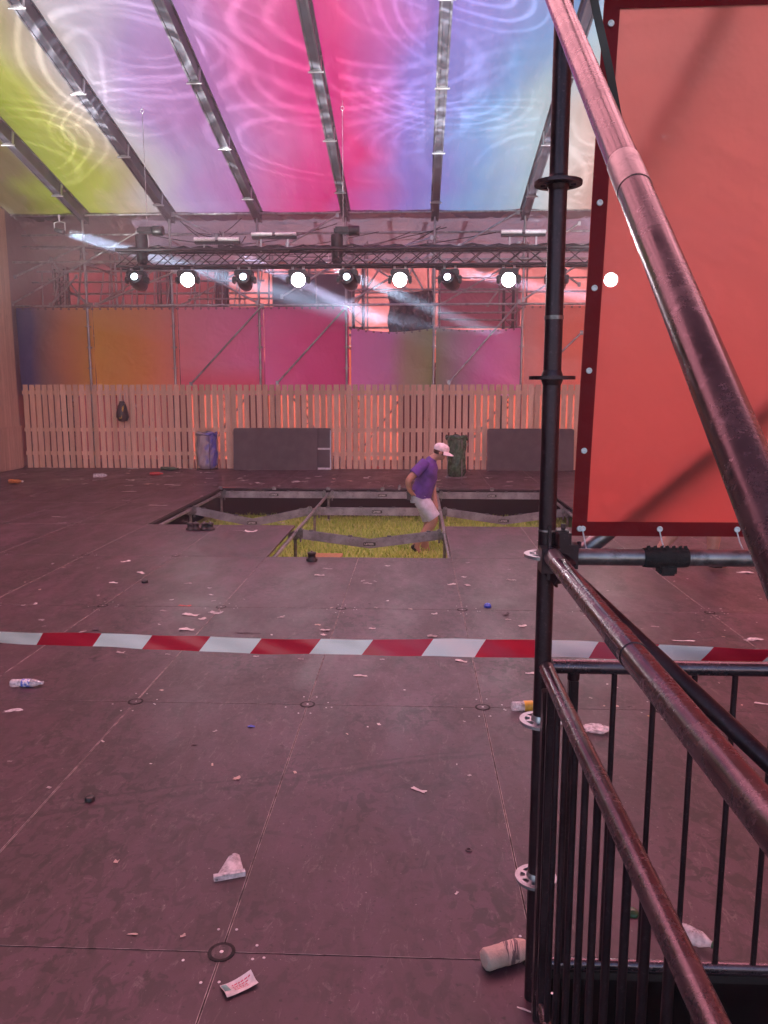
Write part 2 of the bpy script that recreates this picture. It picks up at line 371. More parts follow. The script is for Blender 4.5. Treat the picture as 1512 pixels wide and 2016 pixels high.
def in_pit(i, k):      # panel column i (x from cx(i) to cx(i+1)), row k (y from ry(k) to ry(k+1))
    if k in (3, 4) and -4 <= i <= 1: return True
    if k == 2 and -2 <= i <= -1: return True
    return False
STAIR_X, STAIR_Y = .415, 2.2
mb = MB(); g = .0022
def slab(x0, y0, x1, y1):
    mb.box((x0 + g, y0 + g, -.028), (x1 - g, y1 - g, 0), 0)
    e = .0024; z = .0010       # aluminium edge trim, long sides
    for xx in (x0 + g, x1 - g - e): mb.box((xx, y0 + g, 0), (xx + e, y1 - g, z), 1)
    mb.box((x0 + .02, y0 + g, 0), (x1 - .02, y0 + g + e * .45, z * .8), 1)
for k in range(-3, 8):
    for i in range(-12, 9):
        if in_pit(i, k): continue
        x0, x1, y0, y1 = cx(i), cx(i + 1), ry(k), ry(k + 1)
        if k <= -2 and i >= 0: continue                     # stairwell beside the camera
        slab(x0, y0, x1, y1)
# narrow strip in front of row -1 on the right is open: posts and rail stand at its lip
for k in range(-1, 8):                                      # post heads: dark ring, disc, screw
    for i in range(-9, 6):
        x, y = cx(i), ry(k)
        if any(in_pit(a, b) for a in (i - 1, i) for b in (k - 1, k)): continue
        Mx = Matrix.Translation((x, y, 0))
        mb.ring(Mx @ Matrix.Translation((0, 0, .0002)), .034, .046, .0022, 24, 2)
        mb.lathe([(.034, .0003), (.034, .0026)], Mx, 20, 0, False); mb.lathe([(.007, .0027), (.006, .0042)], Mx, 8, 3, False)
        if k < 4:
            for sx, sy in ((-.035, .12), (.035, .12), (.12, .04), (.12, -.035), (-.12, -.035), (.03, -.13), (-.03, -.13), (.14, -.03)):
                mb.lathe([(.0055, .0004), (.0045, .002)], Mx @ Matrix.Translation((sx + random.uniform(-.01, .01), sy + random.uniform(-.01, .01), 0)), 7, 3, False)
mb.box((cx(-12), ry(-3), -.06), (cx(-4), ry(8), -.034), 2); 
mb.box((cx(-4), ry(5) + .05, -.06), (cx(9), ry(8), -.034), 2)
mb.box((cx(-4), ry(-3), -.06), (cx(0), ry(2) - .05, -.034), 2); mb.box((cx(0), ry(-1), -.06), (cx(9), ry(2) - .05, -.034), 2)
mb.box((cx(2) + .05, ry(2), -.06), (cx(9), ry(5), -.034), 2)
mb.box((cx(-4), ry(2) - .05, -.06), (cx(-2) - .05, ry(3) - .05, -.034), 2); mb.box((cx(0) + .05, ry(2) - .05, -.06), (cx(2) + .05, ry(3) - .05, -.034), 2)
tag(mb.build('stage_floor', [M['floor'], M['edge'], M['gap'], M['screw']], loc=(0, 0, 0)), kind='structure')
# near-black linings: shade under the stage and in the stairwell put into colour
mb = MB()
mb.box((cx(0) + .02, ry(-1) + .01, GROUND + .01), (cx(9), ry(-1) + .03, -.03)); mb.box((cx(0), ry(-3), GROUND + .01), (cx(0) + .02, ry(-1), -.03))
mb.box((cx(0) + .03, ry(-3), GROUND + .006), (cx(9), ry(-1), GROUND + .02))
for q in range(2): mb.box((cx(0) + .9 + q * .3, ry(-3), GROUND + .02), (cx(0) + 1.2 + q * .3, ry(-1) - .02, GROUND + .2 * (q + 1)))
tag(mb.build('stair_well_shade', M['dark_void']), kind='structure')
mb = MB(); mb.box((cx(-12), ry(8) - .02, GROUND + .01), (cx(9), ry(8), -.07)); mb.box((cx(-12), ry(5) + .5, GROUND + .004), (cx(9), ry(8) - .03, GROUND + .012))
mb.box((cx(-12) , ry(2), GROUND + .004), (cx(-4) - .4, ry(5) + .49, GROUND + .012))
tag(mb.build('understage_shade', M['dark_void']), kind='structure')

# grass in the pit (nobody could count the blades)
gt = NT('lit_grass_blades'); gi = gt.new('ShaderNodeNewGeometry').outputs['Random Per Island']
gt.inp(gt.b, 'Base Color', gt.ramp(gi, [(0, (.22, .38, .04)), (.5, (.38, .58, .07)), (1, (.58, .64, .16))])); gt.inp(gt.b, 'Roughness', .7)
mb = MB()
def blades(n, x0, x1, y0, y1, h):
    for _ in range(n):
        x, y = random.uniform(x0, x1), random.uniform(y0, y1); a = random.uniform(0, 6.28); hh = h * random.uniform(.5, 1.4); ww = random.uniform(.004, .008)
        d = Vector((math.cos(a), math.sin(a), 0)); s_ = Vector((-d.y, d.x, 0)) * ww; b = Vector((x, y, GROUND))
        l1 = b + d * hh * .25 + Vector((0, 0, hh * .6)); l2 = b + d * hh * random.uniform(.4, .9) + Vector((0, 0, hh * .9))
        mb.add([b - s_, b + s_, l1 + s_ * .8, l1 - s_ * .8, l2], [(0, 1, 2, 3), (3, 2, 4)])
blades(30000, cx(-4) - .2, cx(2) + .3, ry(3) - 1.9, ry(5) + .4, .075)
tag(mb.build('grass', gt.m), 'yellow green trodden grass below the opened stage floor', 'grass', kind='stuff')

# ------------------------------------------------------------ tent: roof, walls
EAVE_Y, EAVE_Z, SLOPE = 19.4, 6.06, .225
def rz(y): return EAVE_Z + (EAVE_Y - y) * SLOPE
RX = [cx(i) for i in (-12, -10, -8, -6, -4, -2, 0, 2, 4, 6, 8)]
ROOFLAB = ['olive', 'dark olive and yellow green', 'yellow green and cream', 'white and lavender', 'mauve and pink', 'hot pink turning purple', 'lavender blue and cyan', 'pale cyan and cream', 'cream and salmon', 'salmon']
YB = 11.2
for b in range(len(RX) - 1):
    x0, x1 = RX[b], RX[b + 1]; sd_ = random.random() * 6
    def fn(u, v, x0=x0, x1=x1, sd_=sd_):
        y = YB + (EAVE_Y + .3 - YB) * v; x = x0 + (x1 - x0) * u
        sag = -.10 * math.sin(math.pi * u) * (.6 + .4 * math.sin(v * 9 + sd_))
        fold = .012 * math.sin(u * 23 + v * 6 + sd_) * math.sin(math.pi * u) + .01 * math.sin(u * 41 + sd_ * 2) * max(0, v - .85) / .15
        return (x, y, rz(y) + .02 + sag + fold)
    mb = MB(); mb.grid(fn, 24, 40)
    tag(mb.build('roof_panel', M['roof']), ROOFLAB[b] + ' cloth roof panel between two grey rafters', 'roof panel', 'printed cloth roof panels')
M['roof_fill'] = fabric('pale_pink_fill_cloth', (.95, .40, .46), .8, 0, .2, .6, .05, (2, .4, 1))  # bright unseen roof stretch, added as fill light for the stage
def unseen_canopy(y0, y1, m, lb):
    mb = MB(); mb.grid(lambda u, v: (RX[0] + (RX[-1] - RX[0]) * u, y0 + (y1 - y0) * v, rz(y0 + (y1 - y0) * v) + .02 - .05 * math.sin(u * 3.14 * 10) ** 2), 40, 8)
    tag(mb.build('unseen_roof_canopy', m), lb, 'unseen_canopy')
unseen_canopy(4.5, YB + .05, M['roof_fill'], 'unseen pale pink cloth roof added over the middle of the stage as fill light')
M['roof_dimmer'] = fabric('dusky_pink_dimming_cloth', (.10, .04, .055), .5, 0, .2, .6, .05, (2, .4, 1))  # dark unseen roof stretch, added to dim the near floor
unseen_canopy(-5.1, 4.58, M['roof_dimmer'], 'unseen dusky pink cloth roof added above the stage front to dim it')
RAFLAB = ['far left rafter over the wooden wall', 'rafter between olive and yellow green roof cloth', 'rafter between cream and white roof cloth', 'rafter between lavender and pink roof cloth', 'rafter in the middle of the hot pink roof cloth', 'rafter between purple and blue roof cloth', 'rafter beside the cyan roof cloth nearest the red screen', 'rafter over the red screen', 'far right rafter over the salmon cloth']
for b in range(1, len(RX) - 1):
    x = RX[b]; th = thing('roof_rafter', 'grey metal ' + RAFLAB[b - 1], 'rafter', (x, EAVE_Y, EAVE_Z), 'roof rafters')
    d = Vector((0, -1, SLOPE)).normalized(); nrm = Vector((0, SLOPE, 1)).normalized(); L = 22.5
    o0 = Vector((x, EAVE_Y, EAVE_Z)); c0 = o0 + d * L / 2
    HW = .082
    m1 = MB(); m1.obox(c0 - nrm * .13, (HW - .012, 0, 0), d * L / 2, nrm * .115); m1.build('web', M['rafter'], th)
    m2 = MB()
    for sg in (-1, 1): m2.obox(c0 - nrm * .248 + Vector((sg * (HW - .012), 0, 0)), (.016, 0, 0), d * L / 2, nrm * .012)
    m2.build('flange', M['alu_light'], th)
    for sg in (-1, 1):
        m2 = MB(); m2.obox(c0 - nrm * .004 + Vector((sg * (HW + .002), 0, 0)), (.018, 0, 0), d * L / 2, nrm * .012); m2.build('keder_rail', M['alu_light'], th)
    for q in range(5):
        m3 = MB(); c = o0 + d * (1.0 + q * 2.1 + (b % 3) * .25) - nrm * .13
        m3.obox(c, (HW + .012, 0, 0), d * .03, nrm * .135); m3.tube(c - nrm * .15 - Vector((.13, 0, 0)), c - nrm * .15 + Vector((.13, 0, 0)), .018, 8); m3.build('joint_clip', M['alu'], th)
# left wooden wall
LW = -9.56
mb = MB(); y = 12.6
while y < 18.6:
    mb.box((LW - .02 + random.uniform(-.004, .004), y, 0), (LW, min(y + .105, 18.62), 6.0)); y += .11
th = thing('plank_wall', 'tall pale vertical plank wall at the left side of the stage', 'wall', (LW, 15.6, 0))
mb.build('board', M['planks'], th)
mb = MB(); y = 12.6
while y < 18.6:
    mb.box((LW + .005, y, .02), (LW + .03, min(y + .105, 18.64), 1.02)); y += .11
mb.box((LW + .031, 12.6, .98), (LW + .05, 18.64, 1.03))
mb.build('lower_cladding', M['planks'], th)
# side and back tarpaulins
mb = MB(); BACK = 22.2
mb.prism([(-9.75, -5, GROUND), (-9.75, BACK, GROUND), (-9.75, BACK, 5.3), (-9.75, EAVE_Y, EAVE_Z - .06), (-9.75, -5, rz(-5) - .06)], (-.03, 0, 0))
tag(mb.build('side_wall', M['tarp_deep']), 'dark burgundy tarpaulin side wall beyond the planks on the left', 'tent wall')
mb = MB(); mb.prism([(8.2, -5, GROUND), (8.2, BACK, GROUND), (8.2, BACK, 5.3), (8.2, EAVE_Y, EAVE_Z - .06), (8.2, -5, rz(-5) - .06)], (.03, 0, 0))
tag(mb.build('side_wall', M['tarp_fill']), 'unseen pale salmon tarpaulin side wall added on the right to backlight the red screen', 'tent wall')  # unseen wall, added to glow behind the red screen
def tarp(name, m, x0, x1, z0, z1, y, label, amp=.06, lean=0):
    mb = MB(); s0 = random.random() * 9
    mb.grid(lambda u, v: (x0 + (x1 - x0) * u, y + lean * v + amp * math.sin(u * (x1 - x0) * 2.1 + v * 2 + s0) + amp * .5 * math.sin(u * (x1 - x0) * 5 + v * 7 + s0), z0 + (z1 - z0) * v), max(8, int((x1 - x0) * 6)), 24)
    return tag(mb.build(name, m), label, 'tarpaulin')
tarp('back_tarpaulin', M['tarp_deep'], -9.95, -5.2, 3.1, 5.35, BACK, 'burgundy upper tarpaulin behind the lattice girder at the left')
tarp('back_tarpaulin', M['tarp_red'], -5.5, 8.4, 3.1, 5.35, BACK - .02, 'dark red upper tarpaulin across the back of the scaffold', .09)
tarp('hanging_cloth', M['tarp_deep'], on_depth(640, 800, 21.6).x - 2.2, on_depth(600, 800, 21.6).x - 1.0, GROUND, 2.6, 21.6, 'burgundy cloth hung behind the fence left of the framed stage board')
tarp('hanging_cloth', M['tarp_deep'], on_depth(790, 800, 21.6).x, on_depth(930, 800, 21.6).x, GROUND, 2.6, 21.6, 'burgundy cloth hung behind the fence at the green bag')
M['cloth_mauve'] = fabric('mauve_hanging_cloth', (.40, .17, .26), .45, 0, .6, 1.3)
tarp('hanging_cloth', M['cloth_mauve'], on_depth(860, 800, 21.5).x, on_depth(1020, 800, 21.5).x, 3.55, 4.75, 21.5, 'mauve crumpled cloth on the scaffold between the two right lamps', .05)
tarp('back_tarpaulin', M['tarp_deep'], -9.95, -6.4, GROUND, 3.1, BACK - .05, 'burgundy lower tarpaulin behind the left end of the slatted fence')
tarp('back_tarpaulin', M['tarp_orange'], -6.8, 8.4, GROUND, 3.1, BACK, 'glowing orange lower tarpaulin behind the slatted fence')
def drape(x0, x1, m, lb):
    mb = MB()
    def fn(u, v):
        x = x0 + (x1 - x0) * u
        return (x, EAVE_Y - .05 + (BACK + .1 - EAVE_Y) * v, EAVE_Z + .02 - (EAVE_Z - 5.25) * v - .22 * math.sin(math.pi * v) * (.6 + .4 * math.sin(x * 3)) - .06 * math.sin(x * 5 + v * 5) * v + .03 * math.sin(x * 11 - v * 9) * v)
    mb.grid(fn, int((x1 - x0) * 9), 18); tag(mb.build('back_drape', m), lb, 'drape')
M['drape_dark'] = fabric('dark_brown_drape', (.075, .035, .035), .12, 0, .8, 1.3)
drape(-9.9, -7.0, M['drape_dark'], 'dark burgundy cloth sagging behind the eave at the left')
drape(-7.05, 8.4, M['drape_grey'], 'crumpled grey cloth sagging behind the eave over the back scaffold')
for k, (px, py, qx, qy, lb) in enumerate([(630, 420, 652, 485, 'left of the hanging motor'), (775, 420, 782, 484, 'above the second bright lamp from the right'), (848, 420, 832, 484, 'beside the post under the purple cloth'), (925, 420, 905, 484, 'right of the tallest middle post'), (697, 425, 712, 484, 'right of the hanging motor')]):
    a, b = on_depth(px, py, 20.0), on_depth(qx, qy, 21.6)
    mb = MB(); ax = (b - a); s_ = Vector((1, 0, 0)); n_ = ax.cross(s_).normalized()
    mb.obox((a + b) / 2, s_ * .05, ax / 2, n_ * .02)
    tag(mb.build('roof_batten', M['batten']), 'orange brown wooden batten under the grey drape ' + lb, 'batten')

# ------------------------------------------------------------ back scaffold
th = thing('back_scaffold', 'tall galvanised tube scaffold standing behind the fence and carrying the eave', 'scaffold', (0, 19.1, 0))
SY0, SY1 = 19.14, 21.1
def rosette(mb, c, ax=Vector((0, 0, 1)), r=.0625):
    mb.lathe([(.026, -.005), (r, -.005), (r, .005), (.026, .005)], Matrix.Translation(c), 16, 0, False)
sx = [cx(i) for i in (-10, -8, -6, -4, -2, 0, 2, 4, 6)]
for y, zt in ((SY0, 5.98), (SY1, 5.5)):
    for x in sx:
        mb = MB(); mb.tube((x, y, GROUND), (x, y, zt), .030, 10)
        if y == SY0:
            for z in (.4, 1.4, 2.4, 2.9, 3.4, 3.88, 4.4, 4.9, 5.4): rosette(mb, (x, y, z), r=.07)
        mb.build('upright', M['galv'], th)
for z, y in ((5.98, SY0), (5.62, SY0 + .5), (5.38, SY0 + .9), (4.9, SY0 - .04), (3.88, SY0 - .04), (4.4, SY1), (3.5, SY1), (3.3, SY1 - .2)):
    mb = MB(); mb.tube((-9.7, y, z), (6.8, y, z), .027, 8)
    for x in sx: mb.tube((x - .07, y, z), (x + .07, y, z), .04, 8)
    mb.build('ledger', M['galv'], th)
def brace(pa, pb, y, r=.024, mat='galv', par=th):
    a, b = on_depth(*pa, y), on_depth(*pb, y); mb = MB(); mb.tube(a, b, r, 8)
    for q in (a, b): mb.obox(q, (.035, 0, 0), (0, .02, 0), (0, 0, .05))
    mb.build('brace', M[mat], par)
for pa, pb in [((340, 422), (426, 466)), ((385, 531), (506, 596)), ((170, 480), (30, 545)), ((270, 458), (24, 598)), ((664, 424), (566, 482)), ((1020, 418), (905, 484)), ((665, 516), (555, 584)),
               ((1022, 594), (884, 753)), ((516, 602), (376, 756)), ((680, 606), (546, 754)), ((1145, 655), (1098, 700)), ((850, 468), (790, 486)), ((1140, 440), (1106, 464)), ((520, 505), (420, 470)),
               ((150, 545), (100, 600)), ((345, 535), (190, 600)), ((695, 590), (850, 500)), ((1022, 480), (1140, 560)), ((1030, 590), (1140, 520))]:
    brace(pa, pb, SY0 - .09)
for pa, pb in [((40, 430), (170, 500)), ((190, 500), (330, 425)), ((360, 430), (505, 500)), ((700, 500), (850, 425)), ((870, 425), (1020, 500)), ((540, 600), (680, 510)), ((190, 600), (340, 510)), ((700, 600), (760, 510)), ((800, 510), (850, 600)), ((960, 600), (1020, 520)), ((100, 510), (170, 600)), ((20, 505), (180, 600)), ((360, 600), (520, 505)), ((700, 505), (850, 598)), ((870, 598), (1030, 505)), ((180, 420), (340, 510)), ((530, 430), (690, 510)), ((790, 575), (830, 490)), ((60, 860), (180, 757)), ((400, 900), (500, 760)), ((900, 900), (1010, 770)), ((560, 760), (660, 900)), ((700, 900), (800, 770)), ((250, 770), (330, 900))]:
    brace(pa, pb, SY1 - .08)
for x in sx:
    for z in (5.38, 4.86, 3.84, 2.9):
        mb = MB(); mb.tube((x + .03, SY0, z), (x + .03, SY1, z), .024, 8); mb.build('transom', M['galv'], th)
for x0_, x1_, y_, z_ in ((-9.7, -3.8, 20.0, 4.55), (-7.9, -1.7, 19.6, 5.2), (-5.8, .4, 20.2, 4.15), (-1.7, 4.5, 19.7, 5.15), (.4, 6, 20.1, 4.62), (-1.6, 2.4, 19.3, 4.25), (.5, 2.4, 19.5, 3.72), (.5, 2.4, 19.6, 3.58), (-3.7, -1.7, 19.5, 4.7), (-9.7, -6, 19.6, 5.35)):
    MB().tube((x0_, y_, z_), (x1_, y_, z_ + random.uniform(-.03, .03)), .022, 8).build('ledger', M['galv_dark'], th)
for px in (98, 160, 215, 238, 268, 405, 470, 530, 622, 715, 722, 845, 868, 985, 1016, 1042):
    x = on_depth(px, 560, 19.7).x; z0 = random.choice((2.2, 3.8)); MB().tube((x, 19.7 + random.uniform(-.3, .5), z0), (x + random.uniform(-.05, .05), 19.8, random.uniform(4.9, 5.5)), .022, 8).build('tube', M['galv_dark'], th)
for k in range(9):
    p0 = on_depth(random.uniform(60, 1040), random.uniform(425, 470), 19.3); p1 = on_depth(random.uniform(60, 1040), random.uniform(430, 500), 19.6)
    MB().path([p0.lerp(p1, f / 12) - Vector((0, 0, .35 * math.sin(math.pi * f / 12))) for f in range(13)], .012, 5).build('cable', M['blackplastic'], th)
# lattice girder between the posts at the left
g1 = thing('lattice_girder', 'galvanised lattice girder with zigzag bars at the left of the back scaffold', 'girder', (-8, 20.4, 3.8))
for z in (4.86, 3.84):
    mb = MB(); mb.tube((-9.7, 20.3, z), (-3.9, 20.3, z), .027, 8); mb.build('chord', M['galv'], g1)
mb = MB()
for k in range(20):
    x = -9.6 + k * .29; mb.tube((x, 20.3, 3.85), (x + (.19 if k % 2 else .04), 20.3, 4.85), .016, 6)
mb.build('lacing', M['galv'], g1)
# black lattice masts
for px, lb in ((122, 'at the far left behind the scaffold'), (322, 'left of the brightest left lamp'), (436, 'between the second and third lamps'), (600, 'behind the second bright lamp'), (705, 'right of the magenta banner'), (1002, 'behind the right bright lamp'), (1172, 'behind the edge of the red screen')):
    x = on_depth(px, 560, 20.6).x
    t_ = thing('lattice_mast', 'black upright lattice mast ' + lb, 'mast', (x, 20.6, 0), 'black lattice masts at the back')
    for dx, dy in ((-.12, -.12), (.12, -.12), (-.12, .12), (.12, .12)):
        MB().tube((x + dx, 20.6 + dy, 0), (x + dx, 20.6 + dy, 4.95), .026, 8).build('chord', M['black'], t_)
    mb = MB(); z = .1
    while z < 4.7:
        for dy in (-.12, .12): mb.tube((x - .12, 20.6 + dy, z), (x + .12, 20.6 + dy, z + .2), .01, 5); mb.tube((x + .12, 20.6 + dy, z + .2), (x - .12, 20.6 + dy, z + .4), .01, 5)
        z += .4
    mb.build('lacing', M['black'], t_)
# dark cloth and plastic-wrapped stack on the scaffold
a, b = on_depth(538, 545, 20.2), on_depth(692, 604, 20.2)
mb = MB(); mb.bevbox((a.x, 20.1, b.z), (b.x, 20.25, a.z + .05), .02); tag(mb.build('dark_screen', M['navy']), 'dark navy covered screen hung above the magenta banner', 'screen')
a, b = on_depth(765, 575, 19.9), on_depth(853, 652, 19.9)
th2 = thing('wrapped_stack', 'stack wrapped in shiny black plastic above the purple and green banner', 'wrapped stack', ((a.x + b.x) / 2, 19.9, b.z - .3))
mb = MB()
def wrapf(u, v, a=a, b=b):
    return (a.x + (b.x - a.x) * u + .03 * math.sin(v * 11), 19.85 + .05 * math.sin(u * 17 + v * 6) + .04 * math.sin(u * 7 - v * 13), b.z - .3 + (a.z - b.z + .3) * v + .03 * math.sin(u * 9))
mb.grid(wrapf, 30, 24); mb.box((a.x + .04, 19.95, b.z - .3), (b.x - .04, 20.5, a.z - .04)); mb.build('plastic_wrap', M['wrap'], th2)
mb = MB(); mb.box((a.x - .02, 19.82, b.z - .32), (b.x + .02, 20.5, b.z - .3)); mb.build('base_plate', M['black'], th2)

# ------------------------------------------------------------ banners
def banner(lab, x0, x1, z0, z1, stops, vert=None, sag=0, n=''):
    m = banner_mat('banner_cloth', stops, vert); th = thing('banner', lab, 'banner', ((x0 + x1) / 2, SY0 + .06, z0), 'printed banners tied to the back scaffold')
    s0 = random.random() * 9
    def fn(u, v):
        s_ = sag * math.sin(math.pi * u) * v
        return (x0 + (x1 - x0) * u, SY0 + .06 + .025 * math.sin(u * 7 + s0) * math.sin(math.pi * v) + .01 * math.sin(v * 13 + u * 9 + s0), z0 + (z1 - z0) * v - s_)
    mb = MB(); mb.grid(fn, 24, 18); mb.build('cloth', m, th)
    for q in range(12):
        mb = MB(); c = Vector(fn(q / 11, .985)); mb.ring(Matrix.Translation(c - Vector((0, .012, 0))) @ Matrix.Rotation(R(90), 4, 'X'), .012, .024, .008, 10); mb.build('eyelet', M['alu_light'], th)
D = SY0 + .06
def bx(px): return on_depth(px, 680, D).x
bz = on_depth(600, 604, D).z
banner('banner fading from dark blue to ochre, leftmost above the fence', bx(20), bx(185.5), 1.75, bz, [(bx(22), (.035, .05, .24)), (bx(60), (.06, .07, .22)), (bx(85), (.24, .16, .15)), (bx(130), (.52, .25, .11)), (bx(184), (.80, .40, .06))])
banner('orange banner second from the left above the fence', bx(186.5), bx(352), 1.75, bz, [(bx(190), (.85, .42, .05)), (bx(270), (.85, .35, .08)), (bx(350), (.85, .26, .22))])
banner('pink and mauve banner with a rising brace in front', bx(353), bx(519.5), 1.75, bz, [(bx(357), (.80, .28, .34)), (bx(430), (.70, .26, .46)), (bx(518), (.66, .18, .48))], (1.9, 2.5, (.90, .16, .26)))
banner('deep magenta banner in the middle above the fence', bx(520.5), bx(687), 1.75, bz, [(bx(524), (.68, .18, .48)), (bx(600), (.62, .08, .34)), (bx(684), (.58, .04, .26))])
zl = on_depth(770, 646, D).z
banner('low banner fading from purple to olive green', bx(691), bx(856), 1.75, zl, [(bx(693), (.62, .24, .62)), (bx(760), (.48, .24, .52)), (bx(800), (.30, .32, .22)), (bx(852), (.24, .36, .13))], sag=.09)
banner('low banner fading from grey green to purple pink', bx(858), bx(1026), 1.75, zl, [(bx(863), (.22, .30, .18)), (bx(900), (.30, .26, .34)), (bx(960), (.60, .20, .56)), (bx(1020), (.72, .24, .52))], sag=.05)
banner('salmon orange banner behind the nearest upright post', bx(1031), bx(1200), 1.75, bz, [(bx(1036), (.62, .34, .30)), (bx(1080), (.80, .26, .18)), (bx(1200), (.92, .20, .12))])

# ------------------------------------------------------------ slatted fence
th = thing('slatted_fence', 'pale wooden slatted fence across the back of the stage', 'fence', (-.5, 18.72, 0))
mb = MB(); x = -9.46; FY = 18.7
while x < 7.8:
    h = 2.0 + random.uniform(-.004, .004); w_ = .115 + random.uniform(-.005, .005); tl = random.uniform(-.006, .006)
    mb.obox((x + w_ / 2, FY + random.uniform(-.003, .003), h / 2 + .004), (w_ / 2, 0, 0), (0, .009, 0), (tl, 0, h / 2)); x += .153
mb.build('slat_board', M['fence'], th)
for z in (1.82, .93, .36):
    MB().box((-9.5, FY + .0125, z - .045), (7.9, FY + .05, z + .045)).build('rail', M['fence'], th)
for x in (-9.3, -6.9, -4.5, -2.1, .3, 2.7, 5.1, 7.5):
    MB().box((x, FY + .052, 0), (x + .09, FY + .14, 1.95)).build('post', M['fence'], th)

# ------------------------------------------------------------ lighting truss
TY = 14.9; zt, zb = 4.44, 4.15; tx0, tx1 = -5.6, 5.2
th = thing('lighting_truss', 'black box truss hung across the stage carrying the lamps', 'truss', (-.2, TY, zb))
for dy in (0, .29):
    for z in (zt, zb): MB().tube((tx0, TY + dy, z), (tx1, TY + dy, z), .032 if z == zt else .025, 10).build('chord', M['black'], th)
mb = MB(); x = tx0; k = 0
while x < tx1 - .36:
    for dy in (0, .29):
        mb.tube((x, TY + dy, zb), (x + .36, TY + dy, zt), .010, 6)
        if dy == 0: mb.tube((x, TY + dy, zt), (x + .36, TY + dy, zb), .010, 6)
    for z in (zt, zb): mb.tube((x, TY, z), (x + .36, TY + .29, z), .01, 6)
    x += .36; k += 1
mb.build('lacing', M['black'], th)
mb = MB(); mb.path([(tx0 + .2 + i * .15, TY + .1 + .06 * math.sin(i * 1.3), zt + .05 + .03 * math.sin(i * 2.1)) for i in range(70)], .02, 6); mb.path([(tx0 + 2 + i * .2, TY + .2 + .04 * math.sin(i), zt + .06 + .04 * math.sin(i * 1.7)) for i in range(40)], .018, 6)
mb.build('cable', M['blackplastic'], th)

def moving_head(pt, aim, lit, label):
    t_ = thing('moving_head_lamp', label, 'stage lamp', pt, 'moving head lamps on the truss')
    P = Vector(pt); aim = Vector(aim).normalized()
    mb = MB(); top = zb - .05
    mb.bevbox((P.x - .17, P.y - .11, top - .14), (P.x + .17, P.y + .11, top - .02), .02); mb.build('base', M['blackplastic'], t_)
    for s_ in (-.1, .1):
        mb = MB(); mb.lathe([(.034, -.02), (.04, -.02), (.04, .02), (.034, .02)], Matrix.Translation((P.x + s_, P.y, zb)) @ Matrix.Rotation(R(90), 4, 'Y'), 12, 0, False); mb.box((P.x + s_ - .02, P.y - .02, top - .03), (P.x + s_ + .02, P.y + .02, zb - .03)); mb.build('clamp', M['alu'], t_)
    mb = MB()
    for s_ in (-1, 1): mb.bevbox((P.x + s_ * .19 - .03, P.y - .06, P.z - .07), (P.x + s_ * .19 + .03, P.y + .06, top - .13), .015)
    mb.bevbox((P.x - .22, P.y - .07, top - .20), (P.x + .22, P.y + .07, top - .14), .015); mb.build('yoke', M['blackplastic'], t_)
    Q = Matrix.Translation(P) @ aim.to_track_quat('Z', 'Y').to_matrix().to_4x4()
    rr = .125 if lit else .115
    mb = MB(); mb.lathe([(.06, -.32), (.12, -.29), (.145, -.15), (.15, .0), (.14, .10), (rr + .012, .15), (rr + .01, .165), (rr, .165), (rr, .14)], Q, 24)
    head = mb.build('head', M['blackplastic'], t_)
    def lens_disc(name, r, z, m):
        mb = MB(); mb.lathe([(r, z), (r * .7, z + .012), (r * .3, z + .018), (.002, z + .019)], Q, 24); mb.build(name, m, head)
    lens_disc('lens', rr - .002, .148, M['lens'] if lit else M['lens_ring'])
    if not lit: lens_disc('beam_aperture', .062, .166, M['lens_small'])
    return t_
HP = []
for px, lit, lb in [(265, 0, 'dim black moving lamp, leftmost on the truss'), (365, 1, 'bright white moving lamp, leftmost of the lit ones'), (478, 0, 'dim black moving lamp between the two left bright lamps'), (585, 1, 'bright white moving lamp in front of the dark screen'),
                    (685, 0, 'dim black moving lamp under the hanging motor'), (787, 1, 'bright white moving lamp above the shiny black stack'), (886, 0, 'dim black moving lamp between the two right bright lamps'), (1003, 1, 'bright white moving lamp nearest the upright post'),
                    (1098, 0, 'dim black moving lamp hidden behind the upright post'), (1206, 1, 'bright white moving lamp glowing through the red screen')]:
    P = on_depth(px, 549, TY + .0); P = Vector((P.x, TY + .13, P.z)); HP.append(P)
    to = (EYE - P).normalized()
    if not lit: to = (to + Vector((-.25 + .2 * random.uniform(-1, 1), 0, .35))).normalized()
    moving_head(P, to, lit, lb)

# LED battens standing above the truss
def led_bar(pa, y, label, half=.42):
    c = on_depth(*pa, y); t_ = thing('led_batten', label, 'light bar', (c.x, y, zt), 'light bars on top of the truss')
    MB().bevbox((c.x - half, y - .05, c.z - .08), (c.x + half, y + .05, c.z - .01), .01).build('housing', M['black'], t_)
    for s_ in (-1, 1):
        mb = MB(); mb.tube((c.x + s_ * .03, y - .055, c.z + .0), (c.x + s_ * half, y - .055, c.z + .0), .036, 10); mb.build('diffuser', M['tube_white'], t_)
    mb = MB()
    for s_ in (-.6, .6): mb.box((c.x + s_ * half - .015, y - .01, zt), (c.x + s_ * half + .015, y + .01, c.z - .05))
    mb.build('bracket', M['alu'], t_)
led_bar((428, 472), TY + .05, 'white tubed light bar left of the second bright lamp')
led_bar((540, 462), TY + .25, 'higher light bar left of the hanging motor')
led_bar((1030, 457), TY + .05, 'light bar beside the upright post', .40)
